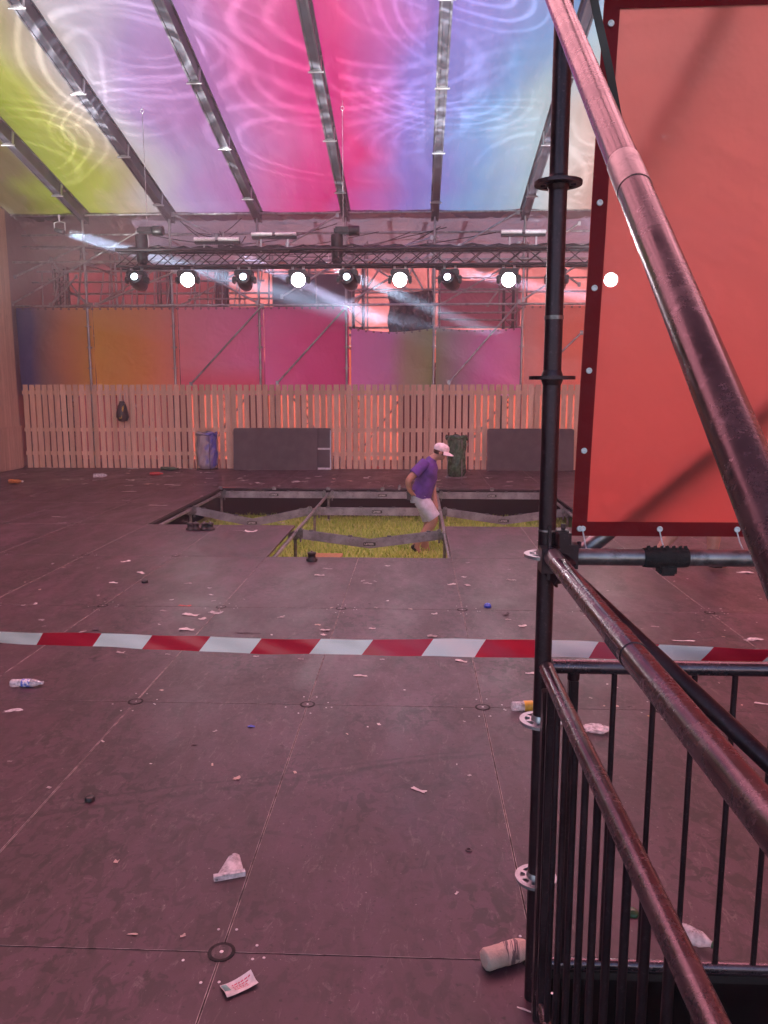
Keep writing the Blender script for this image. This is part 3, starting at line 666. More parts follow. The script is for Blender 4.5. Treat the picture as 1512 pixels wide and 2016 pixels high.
# motors and chains
def hoist(px, lb, top):
    c = on_depth(px, 470, TY + .15); x, y = c.x, TY + .15
    t_ = thing('chain_hoist', lb, 'hoist', (x, y, zt), 'chain hoists holding the truss')
    z = on_depth(px, 462, y).z
    mb = MB(); mb.bevbox((x - .17, y - .11, z - .0), (x + .13, y + .11, z + .13), .03); mb.lathe([(.085, -.1), (.095, -.08), (.095, .08), (.085, .1)], Matrix.Translation((x + .20, y, z + .065)) @ Matrix.Rotation(R(90), 4, 'Y'), 16); mb.build('motor', M['blackplastic'], t_)
    mb = MB(); mb.lathe([(.05, -.55), (.10, -.48), (.115, -.05), (.105, 0)], Matrix.Translation((x - .12, y, z)), 14); mb.build('chain_bag', M['black'], t_)
    mb = MB(); mb.path([(x + .003 * (-1) ** q_, y, z + .16 + (top - .06 - z - .16) * q_ / 40) for q_ in range(41)], .006, 5); mb.build('chain', M['alu'], t_)
    MB().path([(x, y, z), (x + .02, y, z - .15), (x + .0, y, zt + .02)], .014, 6).build('hook', M['alu'], t_)
    mb = MB(); mb.path([(x, y, top - .06), (x + .03, y, top - .03), (x + .02, y, top + .01), (x - .02, y, top + .01), (x - .03, y, top - .03), (x, y, top - .06)], .008, 6); mb.tube((x, y, top + .01), (x, y, rz(y)), .006, 6); mb.build('beam_clamp', M['alu'], t_)
hoist(291, 'black chain hoist hanging at the left end of the truss', rz(TY) - .15)
hoist(676, 'black chain hoist hanging above the middle of the truss', rz(TY) - .15)
# small fixtures higher up at the back
def par_can(px, py, y, aim, lab):
    P = on_depth(px, py, y); t_ = thing('spot_lamp', lab, 'spot lamp', P, 'small spot lamps on the back scaffold')
    Q = Matrix.Translation(P) @ Vector(aim).normalized().to_track_quat('Z', 'Y').to_matrix().to_4x4()
    mb = MB(); mb.lathe([(.02, -.12), (.045, -.10), (.05, .0), (.056, .09), (.052, .09), (.05, .07)], Q, 16); mb.build('can', M['black'], t_)
    mb = MB(); mb.lathe([(.049, .072), (.03, .08), (.002, .082)], Q, 16); mb.build('lens', M['lens_ring'], t_)
    mb = MB(); mb.path([P + Vector((-.11, 0, 0)), P + Vector((-.11, 0, .16)), P + Vector((0, 0, .19)), P + Vector((.11, 0, .16)), P + Vector((.11, 0, 0))], .012, 6); mb.tube(P + Vector((0, 0, .18)), P + Vector((0, 0, .32)), .02, 8); mb.build('bracket', M['alu'], t_)
    return P

# light of the lamps: narrow beams in the haze, swirl gobos on the roof cloth
def spot(P, Q, power, ang, col, r=.05, blend=.4):
    l = bpy.data.lights.new('lamp_light', 'SPOT'); l.energy = power; l.spot_size = R(ang); l.spot_blend = blend; l.color = col; l.shadow_soft_size = r
    o = bpy.data.objects.new('lamp_light', l); COL.objects.link(o); o.location = P; o.rotation_euler = (Vector(Q) - Vector(P)).to_track_quat('-Z', 'Y').to_euler(); return o
BEAM = 40000
for a, b, ya, yb, lb, c, k in [((118, 455), (700, 618), 16.4, 16.55, 'at the far left of the stage', (.50, .78, 1), 1.0), ((440, 488), (690, 604), 16.6, 16.7, 'above the second bright lamp', (.62, .72, 1), .6),
                               ((636, 520), (846, 606), 16.3, 16.8, 'under the hanging motor', (.5, .8, 1), .55), ((868, 528), (1240, 600), 16.5, 17.2, 'left of the right bright lamp', (.75, .72, 1), .7)]:
    P, Q = on_depth(*a, ya), on_depth(*b, yb); d = (Q - P).normalized()
    par_can(*a, ya, d, 'small black spot lamp throwing a pale beam, ' + lb)
    spot(P + d * .12, Q, BEAM * k, 4.6, c, .10, 1.0)
def gobo(P, Q, power, ang, col, seed):
    o = spot(P, Q, power, ang, col, .01, .5); l = o.data; l.use_nodes = True; nt = l.node_tree; t = NT.__new__(NT); t.t = nt; t.n = nt.nodes; t.l = nt.links
    em = nt.nodes['Emission']
    nv = t.sep(t.new('ShaderNodeTexCoord').outputs['Normal'])
    zz = t.math('ABSOLUTE', nv[2]); u = t.math('DIVIDE', nv[0], zz); v = t.math('DIVIDE', nv[1], zz)
    cv = t.new('ShaderNodeCombineXYZ'); t.inp(cv, 0, u); t.inp(cv, 1, v)
    K = 4.2
    u = t.math('MULTIPLY', u, K); v = t.math('MULTIPLY', v, K)
    cv = t.new('ShaderNodeCombineXYZ'); t.inp(cv, 0, u); t.inp(cv, 1, v)
    wx = t.math('SUBTRACT', t.noise(cv.outputs[0], .7, 1), .5); wy = t.math('SUBTRACT', t.noise(t.map(cv.outputs[0], (1, 1, 1), (0, 0, 0), (7, 3, 1)), .7, 1), .5)
    u = t.math('MULTIPLY_ADD', wx, .5, u); v = t.math('MULTIPLY_ADD', wy, .5, v)
    rnd = random.Random(seed); tot = None
    for k in range(15):
        a, e = rnd.uniform(-.7, .7), rnd.uniform(.38, .7); cx_, cy_ = -2.1 + 4.2 * (k + .5) / 15 + rnd.uniform(-.3, .3), rnd.uniform(-.9, .65)
        du, dv = t.math('SUBTRACT', u, cx_), t.math('SUBTRACT', v, cy_)
        p = t.math('ADD', t.math('MULTIPLY', du, math.cos(a)), t.math('MULTIPLY', dv, math.sin(a)))
        q = t.math('MULTIPLY', t.math('SUBTRACT', t.math('MULTIPLY', dv, math.cos(a)), t.math('MULTIPLY', du, math.sin(a))), 1 / e)
        ang_ = t.math('ARCTAN2', q, p)
        d = t.math('SQRT', t.math('ADD', t.math('MULTIPLY', p, p), t.math('MULTIPLY', q, q)))
        # the rings drift: bundles open and close round each loop
        d = t.math('MULTIPLY', d, t.math('MULTIPLY_ADD', t.math('COSINE', t.math('ADD', ang_, rnd.uniform(0, 6.28))), rnd.uniform(.10, .22), 1))
        s_ = t.math('SINE', t.math('MULTIPLY', d, rnd.uniform(32, 54)))
        r0, r1 = rnd.uniform(.12, .35), rnd.uniform(.6, .95)
        line = t.math('MULTIPLY', t.math('POWER', t.rng(s_, rnd.uniform(-.2, .2), 1), 1.6), t.math('MULTIPLY', t.rng(d, r0, r0 + .15), t.rng(d, r1, r1 - .3)))
        line = t.math('MULTIPLY', line, t.rng(t.math('COSINE', t.math('ADD', ang_, rnd.uniform(0, 6.28))), -.6, .6, .05, 1))
        tot = line if tot is None else t.math('ADD', tot, line)
    tot = t.math('ADD', tot, t.math('MULTIPLY', t.rng(t.noise(cv.outputs[0], 1.2, 2), .45, .65), .25))
    t.inp(em, 'Strength', t.math('MULTIPLY', t.math('MULTIPLY_ADD', tot, 1.0, .04), t.rng(v, -1.0, -.88))); return o
GOBO = 9200
def floor_wash(P, Q, pw, ang, col, seed, label):
    P = Vector(P); d = (Vector(Q) - P).normalized(); t_ = thing('wash_lamp', label, 'stage lamp', (P.x, P.y, 0), 'lamps on the floor beside the stage')
    Qm = Matrix.Translation(P) @ d.to_track_quat('Z', 'Y').to_matrix().to_4x4()
    mb = MB(); mb.bevbox((P.x - .2, P.y - .2, 0), (P.x + .2, P.y + .2, .16), .02); mb.build('base', M['blackplastic'], t_)
    mb = MB()
    for s_ in (-1, 1): mb.bevbox((P.x + s_ * .19 - .03, P.y - .06, .16), (P.x + s_ * .19 + .03, P.y + .06, P.z + .05), .015)
    mb.bevbox((P.x - .22, P.y - .06, .155), (P.x + .22, P.y + .06, .20), .01); mb.build('yoke', M['blackplastic'], t_)
    mb = MB(); mb.lathe([(.06, -.25), (.13, -.2), (.15, .0), (.14, .12), (.125, .13), (.12, .12)], Qm, 20); mb.build('head', M['blackplastic'], t_)
    mb = MB(); mb.lathe([(.118, .118), (.06, .128), (.002, .13)], Qm, 20); mb.build('lens', M['lens_small'], t_)
    gobo(P + d * .16, Q, pw, ang, col, seed)
floor_wash((-8.2, 6.2, .55), (-3.4, 14.8, rz(14.8)), GOBO, 62, (1, .97, .95), 3, 'black floor lamp beside the left plank wall throwing swirls on the roof')
floor_wash((6.4, 7.4, .55), (1.0, 14.6, rz(14.6)), GOBO * .8, 64, (.90, .92, 1), 12, 'black floor lamp behind the red screen throwing swirls on the roof')

# ------------------------------------------------------------ haze
hz = NT('haze_air'); hz.n.remove(hz.b); pv = hz.new('ShaderNodeVolumePrincipled'); pv.inputs['Color'].default_value = (.94, .82, .90, 1); pv.inputs['Density'].default_value = .0042; pv.inputs['Anisotropy'].default_value = .0
hz.l.new(pv.outputs[0], hz.out.inputs['Volume'])
mb = MB(); mb.box((-50, -50, GROUND - 1), (50, 50, 13)); tag(mb.build('haze', hz.m), kind='stuff')

def smoke(px, py, y, s_, den, lb):
    c = on_depth(px, py, y); t = NT('stage_smoke'); t.n.remove(t.b); v = t.new('ShaderNodeVolumePrincipled'); v.inputs['Color'].default_value = (.94, .80, .90, 1); v.inputs['Density'].default_value = den
    t.l.new(v.outputs[0], t.out.inputs['Volume'])
    bm = bmesh.new(); bmesh.ops.create_icosphere(bm, subdivisions=4, radius=1)
    for q in bm.verts: q.co = Vector(c) + Vector((q.co.x * s_[0], q.co.y * s_[1], q.co.z * s_[2])) * (1 + .06 * math.sin(q.co.x * 7 + q.co.z * 5))
    mb = MB(); mb.add([q.co.copy() for q in bm.verts], [[q.index for q in f.verts] for f in bm.faces], 0, True); bm.free()
    tag(mb.build('stage_smoke', t.m), lb, 'smoke', kind='stuff')
smoke(410, 538, 16.9, (4.8, 1.4, 1.5), .048, 'thin drift of stage smoke round the left lamps')
smoke(930, 560, 16.9, (3.6, 1.25, 1.0), .036, 'thin drift of stage smoke round the right lamps')

# ------------------------------------------------------------ opened floor: beams, tubes, posts, wedges
BZ = -.06
def letters(text, par, c, h, mat, lift):
    """small raised block letters facing the viewer (-Y), c is the left bottom corner"""
    F = {'L': ['X..', 'X..', 'X..', 'X..', 'XXX'], 'A': ['.X.', 'X.X', 'XXX', 'X.X', 'X.X'], 'Y': ['X.X', 'X.X', '.X.', '.X.', '.X.'], 'H': ['X.X', 'X.X', 'XXX', 'X.X', 'X.X'], 'E': ['XXX', 'X..', 'XX.', 'X..', 'XXX'], 'R': ['XX.', 'X.X', 'XX.', 'X.X', 'X.X']}
    mb = MB(); s_ = h / 5; x = c[0]
    for ch in text:
        for j, row in enumerate(F[ch]):
            for i, k in enumerate(row):
                if k == 'X': mb.box((x + i * s_, c[1] - lift, c[2] + (4 - j) * s_), (x + (i + 1) * s_, c[1], c[2] + (5 - j) * s_))
        x += s_ * 4
    mb.build('lettering', mat, par)
def deck_beam(x0, x1, y, dip, label):
    t_ = thing('deck_beam', label, 'deck beam', ((x0 + x1) / 2, y, BZ - .13 - dip), 'steel beams across the floor opening')
    x0 += .07; x1 -= .07; xm = (x0 + x1) / 2; h = .125; yy = .035
    prof = [(x0, 0), (xm, -dip), (x1, 0)] if dip else [(x0, 0), (x1, 0)]
    top = [Vector((x, y - yy, BZ + z)) for x, z in prof]; bot = [Vector((x, y - yy, BZ - h + z)) for x, z in prof][::-1]
    mb = MB(); mb.prism(top + bot, (0, .006, 0)); mb.prism([p + Vector((0, 2 * yy - .006, 0)) for p in top + bot], (0, .006, 0))
    for (xa, za), (xb, zb_) in zip(prof[:-1], prof[1:]):
        d = Vector((xb - xa, 0, zb_ - za)); mb.obox(Vector(((xa + xb) / 2, y, BZ - h + .004 + (za + zb_) / 2)), d / 2, (0, yy - .007, 0), (0, 0, .003))
    mb.build('channel', M['beam'], t_)
    mb = MB()
    for f in (.08, .36, .64, .92):
        x = x0 + (x1 - x0) * f; z = BZ - dip * (1 - abs(2 * f - 1)); mb.bevbox((x - .03, y - yy - .004, z + .001), (x + .03, y + yy - .02, z + .018), .004)
    mb.build('locking_lug', M['alu_light'], t_)
    mb = MB()
    for x in (x0 + .01, x1 - .01):
        mb.bevbox((x - .035, y - .045, BZ - .115), (x + .035, y + .045, BZ + .012), .008)
        mb.box((x - .012, y - .05, BZ - .17), (x + .012, y - .03, BZ + .03))
    mb.build('wedge_head', M['galv_dark'], t_)
    lx = xm - .085; lz = BZ - dip - .088
    pl = MB().box((lx, y - yy - .003, lz), (lx + .17, y - yy, lz + .05)).build('name_plate', M['black'], t_)
    letters('LAYHER', pl, (lx + .016, y - yy - .003, lz + .012), .027, M['white_label'], .0015)
xs_ = [cx(-4), cx(-2), cx(0), cx(2)]
for j, lb in enumerate(['left', 'middle', 'right']):
    deck_beam(xs_[j], xs_[j + 1], ry(5) - .03, 0, ['straight steel beam under the rear floor edge at the left', 'straight steel beam under the rear floor edge behind the man', 'straight steel beam under the rear floor edge at the right'][j])
    deck_beam(xs_[j], xs_[j + 1], ry(4), [.20, 0, .14][j], ['bent v shaped steel beam at the left of the opening', 'straight steel beam across the middle of the opening behind the legs', 'bent v shaped steel beam at the right of the opening'][j])
deck_beam(xs_[1], xs_[2], ry(3), .13, 'bent v shaped steel beam in front of the man')
for j, x in enumerate(xs_):
    y0 = ry(2) + .0 if j in (1, 2) else ry(3)
    t_ = thing('deck_tube', 'steel tube running to the rear ' + ['along the left edge of the opening', 'from the front left corner of the opening', 'beside the man at the right of the deepest bay', 'along the right edge of the opening'][j], 'floor tube', (x, (y0 + ry(5)) / 2, BZ - .06), 'steel tubes along the floor opening')
    MB().tube((x, y0, BZ - .05), (x, ry(5) - .1, BZ - .05), .026, 12).build('tube', M['galv'], t_)
    mb = MB(); k = y0
    while k < ry(5):
        mb.tube((x, k - .08, BZ - .05), (x, k + .08, BZ - .05), .033, 10); k += PY_
    mb.build('sleeve', M['galv_dark'], t_)
    for k in ([2, 3, 4, 5] if j in (1, 2) else [3, 4, 5]):
        y = ry(k) + (.02 if k == 2 else 0)
        p_ = thing('deck_post', 'short steel post ' + ['left edge', 'left of the deep bay', 'right of the deep bay', 'right edge'][j] + ' of the opening, ' + {2: 'nearest the viewer', 3: 'at the front beam line', 4: 'at the middle beam line', 5: 'at the rear floor edge'}[k], 'floor post', (x, y, GROUND), 'posts below the stage floor')
        MB().tube((x, y, GROUND + .02), (x, y, BZ - .01 if k == 5 else BZ - .03), .024, 12).build('tube', M['galv_dark'], p_)
        mb = MB(); mb.bevbox((x - .045, y - .05, BZ - .14), (x + .045, y + .05, BZ - .02), .01)
        mb.bevbox((x - .10, y - .03, BZ - .13), (x - .05, y + .03, BZ - .03), .01); mb.bevbox((x + .05, y - .03, BZ - .13), (x + .10, y + .03, BZ - .03), .01); mb.build('node', M['galv_dark'], p_)
        mb = MB(); rosette(mb, (x, y, GROUND + .12), r=.06); mb.bevbox((x - .075, y - .075, GROUND), (x + .075, y + .075, GROUND + .012), .003); mb.build('base_plate', M['galv'], p_)
        if k == 5: MB().bevbox((x - .035, y - .06, -.03), (x + .035, y + .0, .035), .008).build('head_stub', M['galv_dark'], p_)
# joint stubs between the rear posts
for x in (cx(-3), cx(-1), cx(1)):
    tag(MB().bevbox((x - .035, ry(5) - .07, -.03), (x + .035, ry(5) - .0, .035), .008).build('floor_clamp', M['galv_dark']), 'small brown steel clamp on the rear floor edge ' + ('at the left' if x < -2 else 'in the middle' if x < 0 else 'at the right'), 'clamp', 'clamps on the rear floor edge')
t_ = thing('timber_pad', 'square wooden pad lying on the grass in the opening', 'pad', (cx(-2) + .35, ry(3) + .55, GROUND + .01))
MB().bevbox((cx(-2) + .1, ry(3) + .35, GROUND + .03), (cx(-2) + .6, ry(3) + .75, GROUND + .07), .005).build('board', M['batten'], t_)
# rubber feet standing on the floor
def foot(px, py, label, group='black rubber stoppers on the floor'):
    p = on_floor(px, py); t_ = thing('rubber_stopper', label, 'rubber stopper', p, group)
    mb = MB(); Mx = Matrix.Translation(p); mb.lathe([(.062, 0), (.064, .02), (.045, .03), (.042, .07), (.048, .075), (.048, .095), (.02, .098)], Mx, 16); mb.build('body', M['blackplastic'], t_)
    MB().lathe([(.013, .098), (.013, .112), (.004, .114)], Mx, 8).build('bolt', M['galv_dark'], t_)
for px, lb in ((375, 'black rubber stopper, leftmost of the row of four by the opening'), (386, 'black rubber stopper, second from the left in the row of four'), (402, 'black rubber stopper, third from the left in the row of four'), (414, 'black rubber stopper, rightmost of the row of four')): foot(px, 1043, lb)
foot(614, 1104, 'black rubber stopper standing alone at the near edge of the opening')

# ------------------------------------------------------------ things by the fence
def stage_board(x0, x1, y, lean, label, open_side):
    t_ = thing('stage_board', label, 'stage board', ((x0 + x1) / 2, y, 0), 'stage boards leaning on the fence')
    def P(x, z, d=0): return Vector((x, y + lean * z + d, z * math.sqrt(1 - lean * lean)))
    mb = MB(); r = .05; pts = []
    for cx_, cz_, a0 in ((x1 - r, .99 - r, 0), (x0 + r, .99 - r, 90), (x0 + .004, .004, 180), (x1 - .004, .004, 270)):
        rr = r if cz_ > .5 else .004
        for q in range(5): a = R(a0 + q * 22.5); pts.append(P(cx_ + rr * math.cos(a), cz_ + rr * math.sin(a)))
    mb.prism(pts[::-1], (0, .024, 0)); mb.build('panel', M['panel_grey'], t_)
    mb = MB(); fr = -.004
    for a, b in (((x0, .015), (x1, .015)), ((x0 + .05, .975), (x1 - .05, .975))): mb.obox((P(*a, fr) + P(*b, fr)) / 2, (P(*b) - P(*a)) / 2, (0, .005, 0), (0, 0, .009))
    for x in (x0 + .008, x1 - .008): mb.obox(P(x, .49, fr), (.007, 0, 0), (0, .005, 0), (0, lean * .45, .45))
    mb.build('edge_trim', M['panel_grey'], t_)
    if open_side:
        mb = MB()
        for x in (x1 - .012,): mb.obox(P(x, .48, -.012), (.012, 0, 0), (0, .006, 0), (0, lean * .46, .46))
        for z in (.03, .5): mb.obox(P(x1 - .2, z, -.012), (.2, 0, 0), (0, .006, 0), (0, 0, .022))
        mb.build('frame_bar', M['tube_white'], t_)
stage_board(-4.02, -2.02, 18.50, .10, 'dark grey stage board showing its white frame, behind another at the left', True)
stage_board(-4.34, -2.33, 18.42, .10, 'large plain dark grey stage board leaning on the fence left of the man', False)
stage_board(1.66, 3.68, 18.42, .10, 'dark grey stage board leaning on the fence at the right, partly behind the upright post', False)
def bag_stand(x, y, r, h, m, label, wire):
    t_ = thing('bin_bag_stand', label, 'bin bag', (x, y, 0), 'round bin bags by the fence')
    s0 = random.random() * 9
    def fn(u, v):
        a = 2 * math.pi * u; k = 1 + .05 * math.sin(a * 5 + v * 9 + s0) * (.4 + v) + .05 * math.sin(a * 9 - v * 14) - .10 * math.sin(v * 3.1) * math.sin(a * 2 + s0) - (.25 * max(0, .10 - v) / .10)
        return (x + math.cos(a) * r * k, y + math.sin(a) * r * k, .05 + (h - .05) * v)
    mb = MB(); mb.grid(fn, 48, 30); mb.build('bag', m, t_)
    mb = MB(); mb.grid(lambda u, v: (x + math.cos(6.2832 * u) * (r + .012 + .03 * math.sin(v * 3.14)), y + math.sin(6.2832 * u) * (r + .012 + .03 * math.sin(v * 3.14)), h + .02 - (.07 + .03 * math.sin(u * 40)) * v + .02 * math.sin(u * 31)), 40, 5); mb.build('folded_rim', m, t_)
    mb = MB()
    for z, rr in ((h, r), (.035, r * 1.12)):
        mb.path([(x + rr * math.cos(a * math.pi / 16), y + rr * math.sin(a * math.pi / 16), z) for a in range(33)], .008, 6)
    for a in (0, 1, 2, 3): c_, s_ = math.cos(a * 1.5708 + .5), math.sin(a * 1.5708 + .5); mb.tube((x + c_ * r * 1.12, y + s_ * r * 1.12, .0), (x + c_ * r * 1.02, y + s_ * r * 1.02, h), .007, 6)
    mb.tube((x - r * 1.12, y - .0, .035), (x + r * 1.12, y, .035), .008, 6); mb.build('wire_stand', wire, t_)
bag_stand(.86, 16.75, .205, .90, M['green_bag'], 'dark green bin bag on a wire stand behind the man', M['galv'])
bm_ = NT('blue_white_bag'); pb = bm_.obj(); bm_.inp(bm_.b, 'Base Color', bm_.mix(bm_.rng(bm_.math('ADD', bm_.noise(pb, 4, 4, .6, .8), bm_.math('MULTIPLY', bm_.sep(pb)[0], .9)), .48, .72), (.42, .36, .40), (.06, .09, .50))); bm_.inp(bm_.b, 'Roughness', .3); bm_.inp(bm_.b, 'Normal', bm_.bump(bm_.noise(pb, 9, 5), .8, .02))
M['blue_bag'] = bm_.m
bag_stand(-4.93, 18.3, .215, .88, M['blue_bag'], 'milky white and blue bin bag on a stand left of the boards', M['black'])
def lump(name, c, s_, m, label, cat, group=None, sub=3, amp=.28, parent=None):
    bm = bmesh.new(); bmesh.ops.create_icosphere(bm, subdivisions=sub, radius=1); o1 = random.random() * 20
    for v in bm.verts:
        p = v.co; k = 1 + amp * (math.sin(p.x * 4 + o1) * math.sin(p.y * 5 - o1) + .6 * math.sin(p.z * 9 + p.x * 6 + o1) + .4 * math.sin(p.y * 15 + o1 * 2)) * .7
        v.co = Vector((p.x * s_[0] * k, p.y * s_[1] * k, max(-s_[2] * .98, p.z * s_[2] * k))) + Vector(c) + Vector((0, 0, s_[2]))
    mb = MB(); mb.add([v.co.copy() for v in bm.verts], [[v.index for v in f.verts] for f in bm.faces], 0, sub < 3); bm.free()
    o = mb.build(name, m, parent); return tag(o, label, cat, group)
lump('carrier_bag', on_floor(664, 921), (.14, .10, .15), M['white_paper'], 'white crumpled carrier bag standing beside the framed stage board', 'bag')
lump('carrier_bag', on_floor(742, 923), (.17, .10, .035), M['red_plastic'], 'flat red bag lying at the foot of the fence', 'bag')
# bag hung on the fence
p = on_depth(241, 808, FY - .09); t_ = thing('string_bag', 'dark bag with yellow stuff inside, hung on the slatted fence', 'bag', (p.x, p.y, p.z - .27))
mb = MB(); mb.lathe([(.02, -.27), (.10, -.25), (.14, -.16), (.14, -.05), (.11, .08), (.07, .18), (.05, .22)], Matrix.Translation(p), 16, 0, True, .08); mb.build('bag_body', M['black'], t_)
mb = MB(); mb.obox(p + Vector((0, -.115, -.08)), (.03, 0, .01), (0, .012, 0), (0, .02, .11)); mb.obox(p + Vector((.05, -.11, .03)), (.02, 0, .02), (0, .01, 0), (.01, 0, .07)); mb.build('contents', M['yellow_plastic'], t_)
mb = MB(); mb.lathe([(.05, .20), (.075, .16), (.085, .10)], Matrix.Translation(p), 14, 0, True, .1, False); mb.build('mouth', M['grey_paper'], t_)
mb = MB(); mb.path([p + Vector((-.05, 0, .2)), p + Vector((-.06, .06, .38)), p + Vector((-.06, .10, .42))], .008, 6); mb.path([p + Vector((.05, 0, .2)), p + Vector((.06, .06, .38)), p + Vector((.06, .10, .42))], .008, 6); mb.build('strap', M['white_paper'], t_)

# ------------------------------------------------------------ people
def skin_mesh(name, nodes, edges, root, m, parent, sub=2):
    keys = list(nodes); me = bpy.data.meshes.new(name); off = Vector(parent.location) if parent else Vector()
    me.from_pydata([Vector(nodes[k][0]) - off for k in keys], [(keys.index(a), keys.index(b)) for a, b in edges], []); me.materials.append(m)
    o = bpy.data.objects.new(name, me); COL.objects.link(o); o.parent = parent
    md = o.modifiers.new('skin', 'SKIN'); md.use_smooth_shade = True; md.branch_smoothing = .3
    if not me.skin_vertices: me.attributes  # layer comes with the modifier
    for i, k in enumerate(keys):
        r = nodes[k][1]; sv = me.skin_vertices[0].data[i]; sv.radius = r if isinstance(r, tuple) else (r, r); sv.use_root = (k == root)
    sb = o.modifiers.new('subdivision', 'SUBSURF'); sb.levels = sb.render_levels = sub
    return o
def person(label, base, J, cols, cap=True, tool=False):
    t_ = thing('person', label, 'person', base); V = {k: Vector(v) for k, v in J.items()}
    N = {'pelvis': (V['pelvis'], .115), 'waist': (V['waist'], .105), 'chest': (V['chest'], .125), 'neck0': (V['neck0'], .08), 'neck1': (V['neck1'], .07), 'head0': (V['head0'], .095), 'head1': (V['head1'], .108), 'head2': (V['head2'], .07), 'chin': (V['chin'], .036), 'nose': (V['nose'], .014)}
    E = [('pelvis', 'waist'), ('waist', 'chest'), ('chest', 'neck0'), ('neck0', 'neck1'), ('neck1', 'head0'), ('head0', 'head1'), ('head1', 'head2'), ('head0', 'chin'), ('head1', 'nose')]
    for s_ in 'rl':
        for k, r in (('sh', .07), ('el', .054), ('wr', .038), ('pa', .042)): N[s_ + k] = (V[s_ + k], r)
        for k, r in (('hip', .11), ('knee', .076), ('calf', .080), ('ank', .050), ('heel', .045), ('ball', .045), ('toe', .03)): N[s_ + k] = (V[s_ + k], r)
        E += [('chest', s_ + 'sh'), (s_ + 'sh', s_ + 'el'), (s_ + 'el', s_ + 'wr'), (s_ + 'wr', s_ + 'pa'), ('pelvis', s_ + 'hip'), (s_ + 'hip', s_ + 'knee'), (s_ + 'knee', s_ + 'calf'), (s_ + 'calf', s_ + 'ank'), (s_ + 'ank', s_ + 'heel'), (s_ + 'ank', s_ + 'ball'), (s_ + 'ball', s_ + 'toe')]
        d = (V[s_ + 'pa'] - V[s_ + 'wr']).normalized(); a, b = basis(d); pa = V[s_ + 'pa']
        for q in range(4):
            f0 = pa + d * .045 + a * (.024 * (q - 1.5)); L = (.07, .08, .075, .06)[q]
            N[f'{s_}f{q}a'] = (f0, .011); N[f'{s_}f{q}b'] = (f0 + d * L * .5 + b * .012, .010); N[f'{s_}f{q}c'] = (f0 + d * L * .75 + b * .035, .008)
            E += [(s_ + 'pa', f'{s_}f{q}a'), (f'{s_}f{q}a', f'{s_}f{q}b'), (f'{s_}f{q}b', f'{s_}f{q}c')]
        N[s_ + 'th1'] = (pa + a * .045 + d * .01 + b * .01, .012); N[s_ + 'th2'] = (pa + a * .06 + d * .045 + b * .02, .010)
        E += [(s_ + 'pa', s_ + 'th1'), (s_ + 'th1', s_ + 'th2')]
    skin_mesh('body', N, E, 'pelvis', M['skin'], t_)
    mid = lambda a, b, f: V[a].lerp(V[b], f)
    lat = Vector((0, 1, 0)); n_ = 22; s0 = random.random() * 9
    def loft(mb, secs):      # (centre, half depth, half width)
        vs = []
        for k, (c, hd, hw) in enumerate(secs):
            tg = (secs[min(k + 1, len(secs) - 1)][0] - secs[max(k - 1, 0)][0]).normalized(); fw = lat.cross(tg).normalized()
            for i in range(n_):
                a = 2 * math.pi * i / n_; w_ = 1 + .04 * math.sin(a * 3 + k * 1.1 + s0) + .03 * math.sin(a * 7 - k * 1.7 + s0)
                vs.append(c + fw * (math.cos(a) * hd * w_) + lat * (math.sin(a) * hw * w_))
        mb.add(vs, [(k * n_ + i, k * n_ + (i + 1) % n_, (k + 1) * n_ + (i + 1) % n_, (k + 1) * n_ + i) for k in range(len(secs) - 1) for i in range(n_)], 0, True)
        mb.add(vs[:n_], [list(range(n_))], 0); mb.add(vs[-n_:], [list(range(n_))], 0)
    def smooth(secs, n=3):
        out = []
        for (a, b) in zip(secs[:-1], secs[1:]):
            for q in range(n): f = q / n; out.append((a[0].lerp(b[0], f), a[1] + (b[1] - a[1]) * f, a[2] + (b[2] - a[2]) * f))
        return out + [secs[-1]]
    mb = MB(); loft(mb, smooth([(mid('pelvis', 'waist', .05), .165, .205), (V['waist'], .160, .190), (mid('waist', 'chest', .6), .160, .200), (V['chest'], .150, .215), (mid('chest', 'neck0', .55), .120, .205), (mid('chest', 'neck0', .9), .085, .125), (mid('neck0', 'neck1', .3), .066, .070)]))
    for s_ in 'rl':
        pts = [mid(s_ + 'sh', 'chest', .25), V[s_ + 'sh'], mid(s_ + 'sh', s_ + 'el', .3), mid(s_ + 'sh', s_ + 'el', .62)]; mb.path(pts, [.085, .088, .086, .084], 14)
    sh_ = mb.build('shirt', cols[0], t_)
    mb = MB(); loft(mb, smooth([(mid('pelvis', 'waist', .3), .155, .185), (V['pelvis'], .160, .195), (mid('pelvis', 'rhip', .5).lerp(mid('pelvis', 'lhip', .5), .5) - (V['waist'] - V['pelvis']) * .25, .150, .18)]))
    for s_ in 'rl':
        mb.path([mid('pelvis', s_ + 'hip', .7), mid(s_ + 'hip', s_ + 'knee', .25), mid(s_ + 'hip', s_ + 'knee', .5), mid(s_ + 'hip', s_ + 'knee', .72), mid(s_ + 'hip', s_ + 'knee', .90)], [.125, .128, .118, .110, .108], 16)
    mb.build('shorts', cols[1], t_)
    for s_, m in (('r', cols[2]), ('l', cols[3])):
        skin_mesh('shoe', {'a': (V[s_ + 'ank'] + (V[s_ + 'heel'] - V[s_ + 'ank']) * .25, .05), 'h': (V[s_ + 'heel'], .05), 'b': (V[s_ + 'ball'], .053), 't': (V[s_ + 'toe'], .042)}, [('a', 'h'), ('a', 'b'), ('b', 't'), ('h', 'b')], 'a', m, t_)
    up = (V['head2'] - V['head0']).normalized(); fw = (V['nose'] - V['head1']); fw = (fw - up * fw.dot(up)).normalized(); sd_ = up.cross(fw)
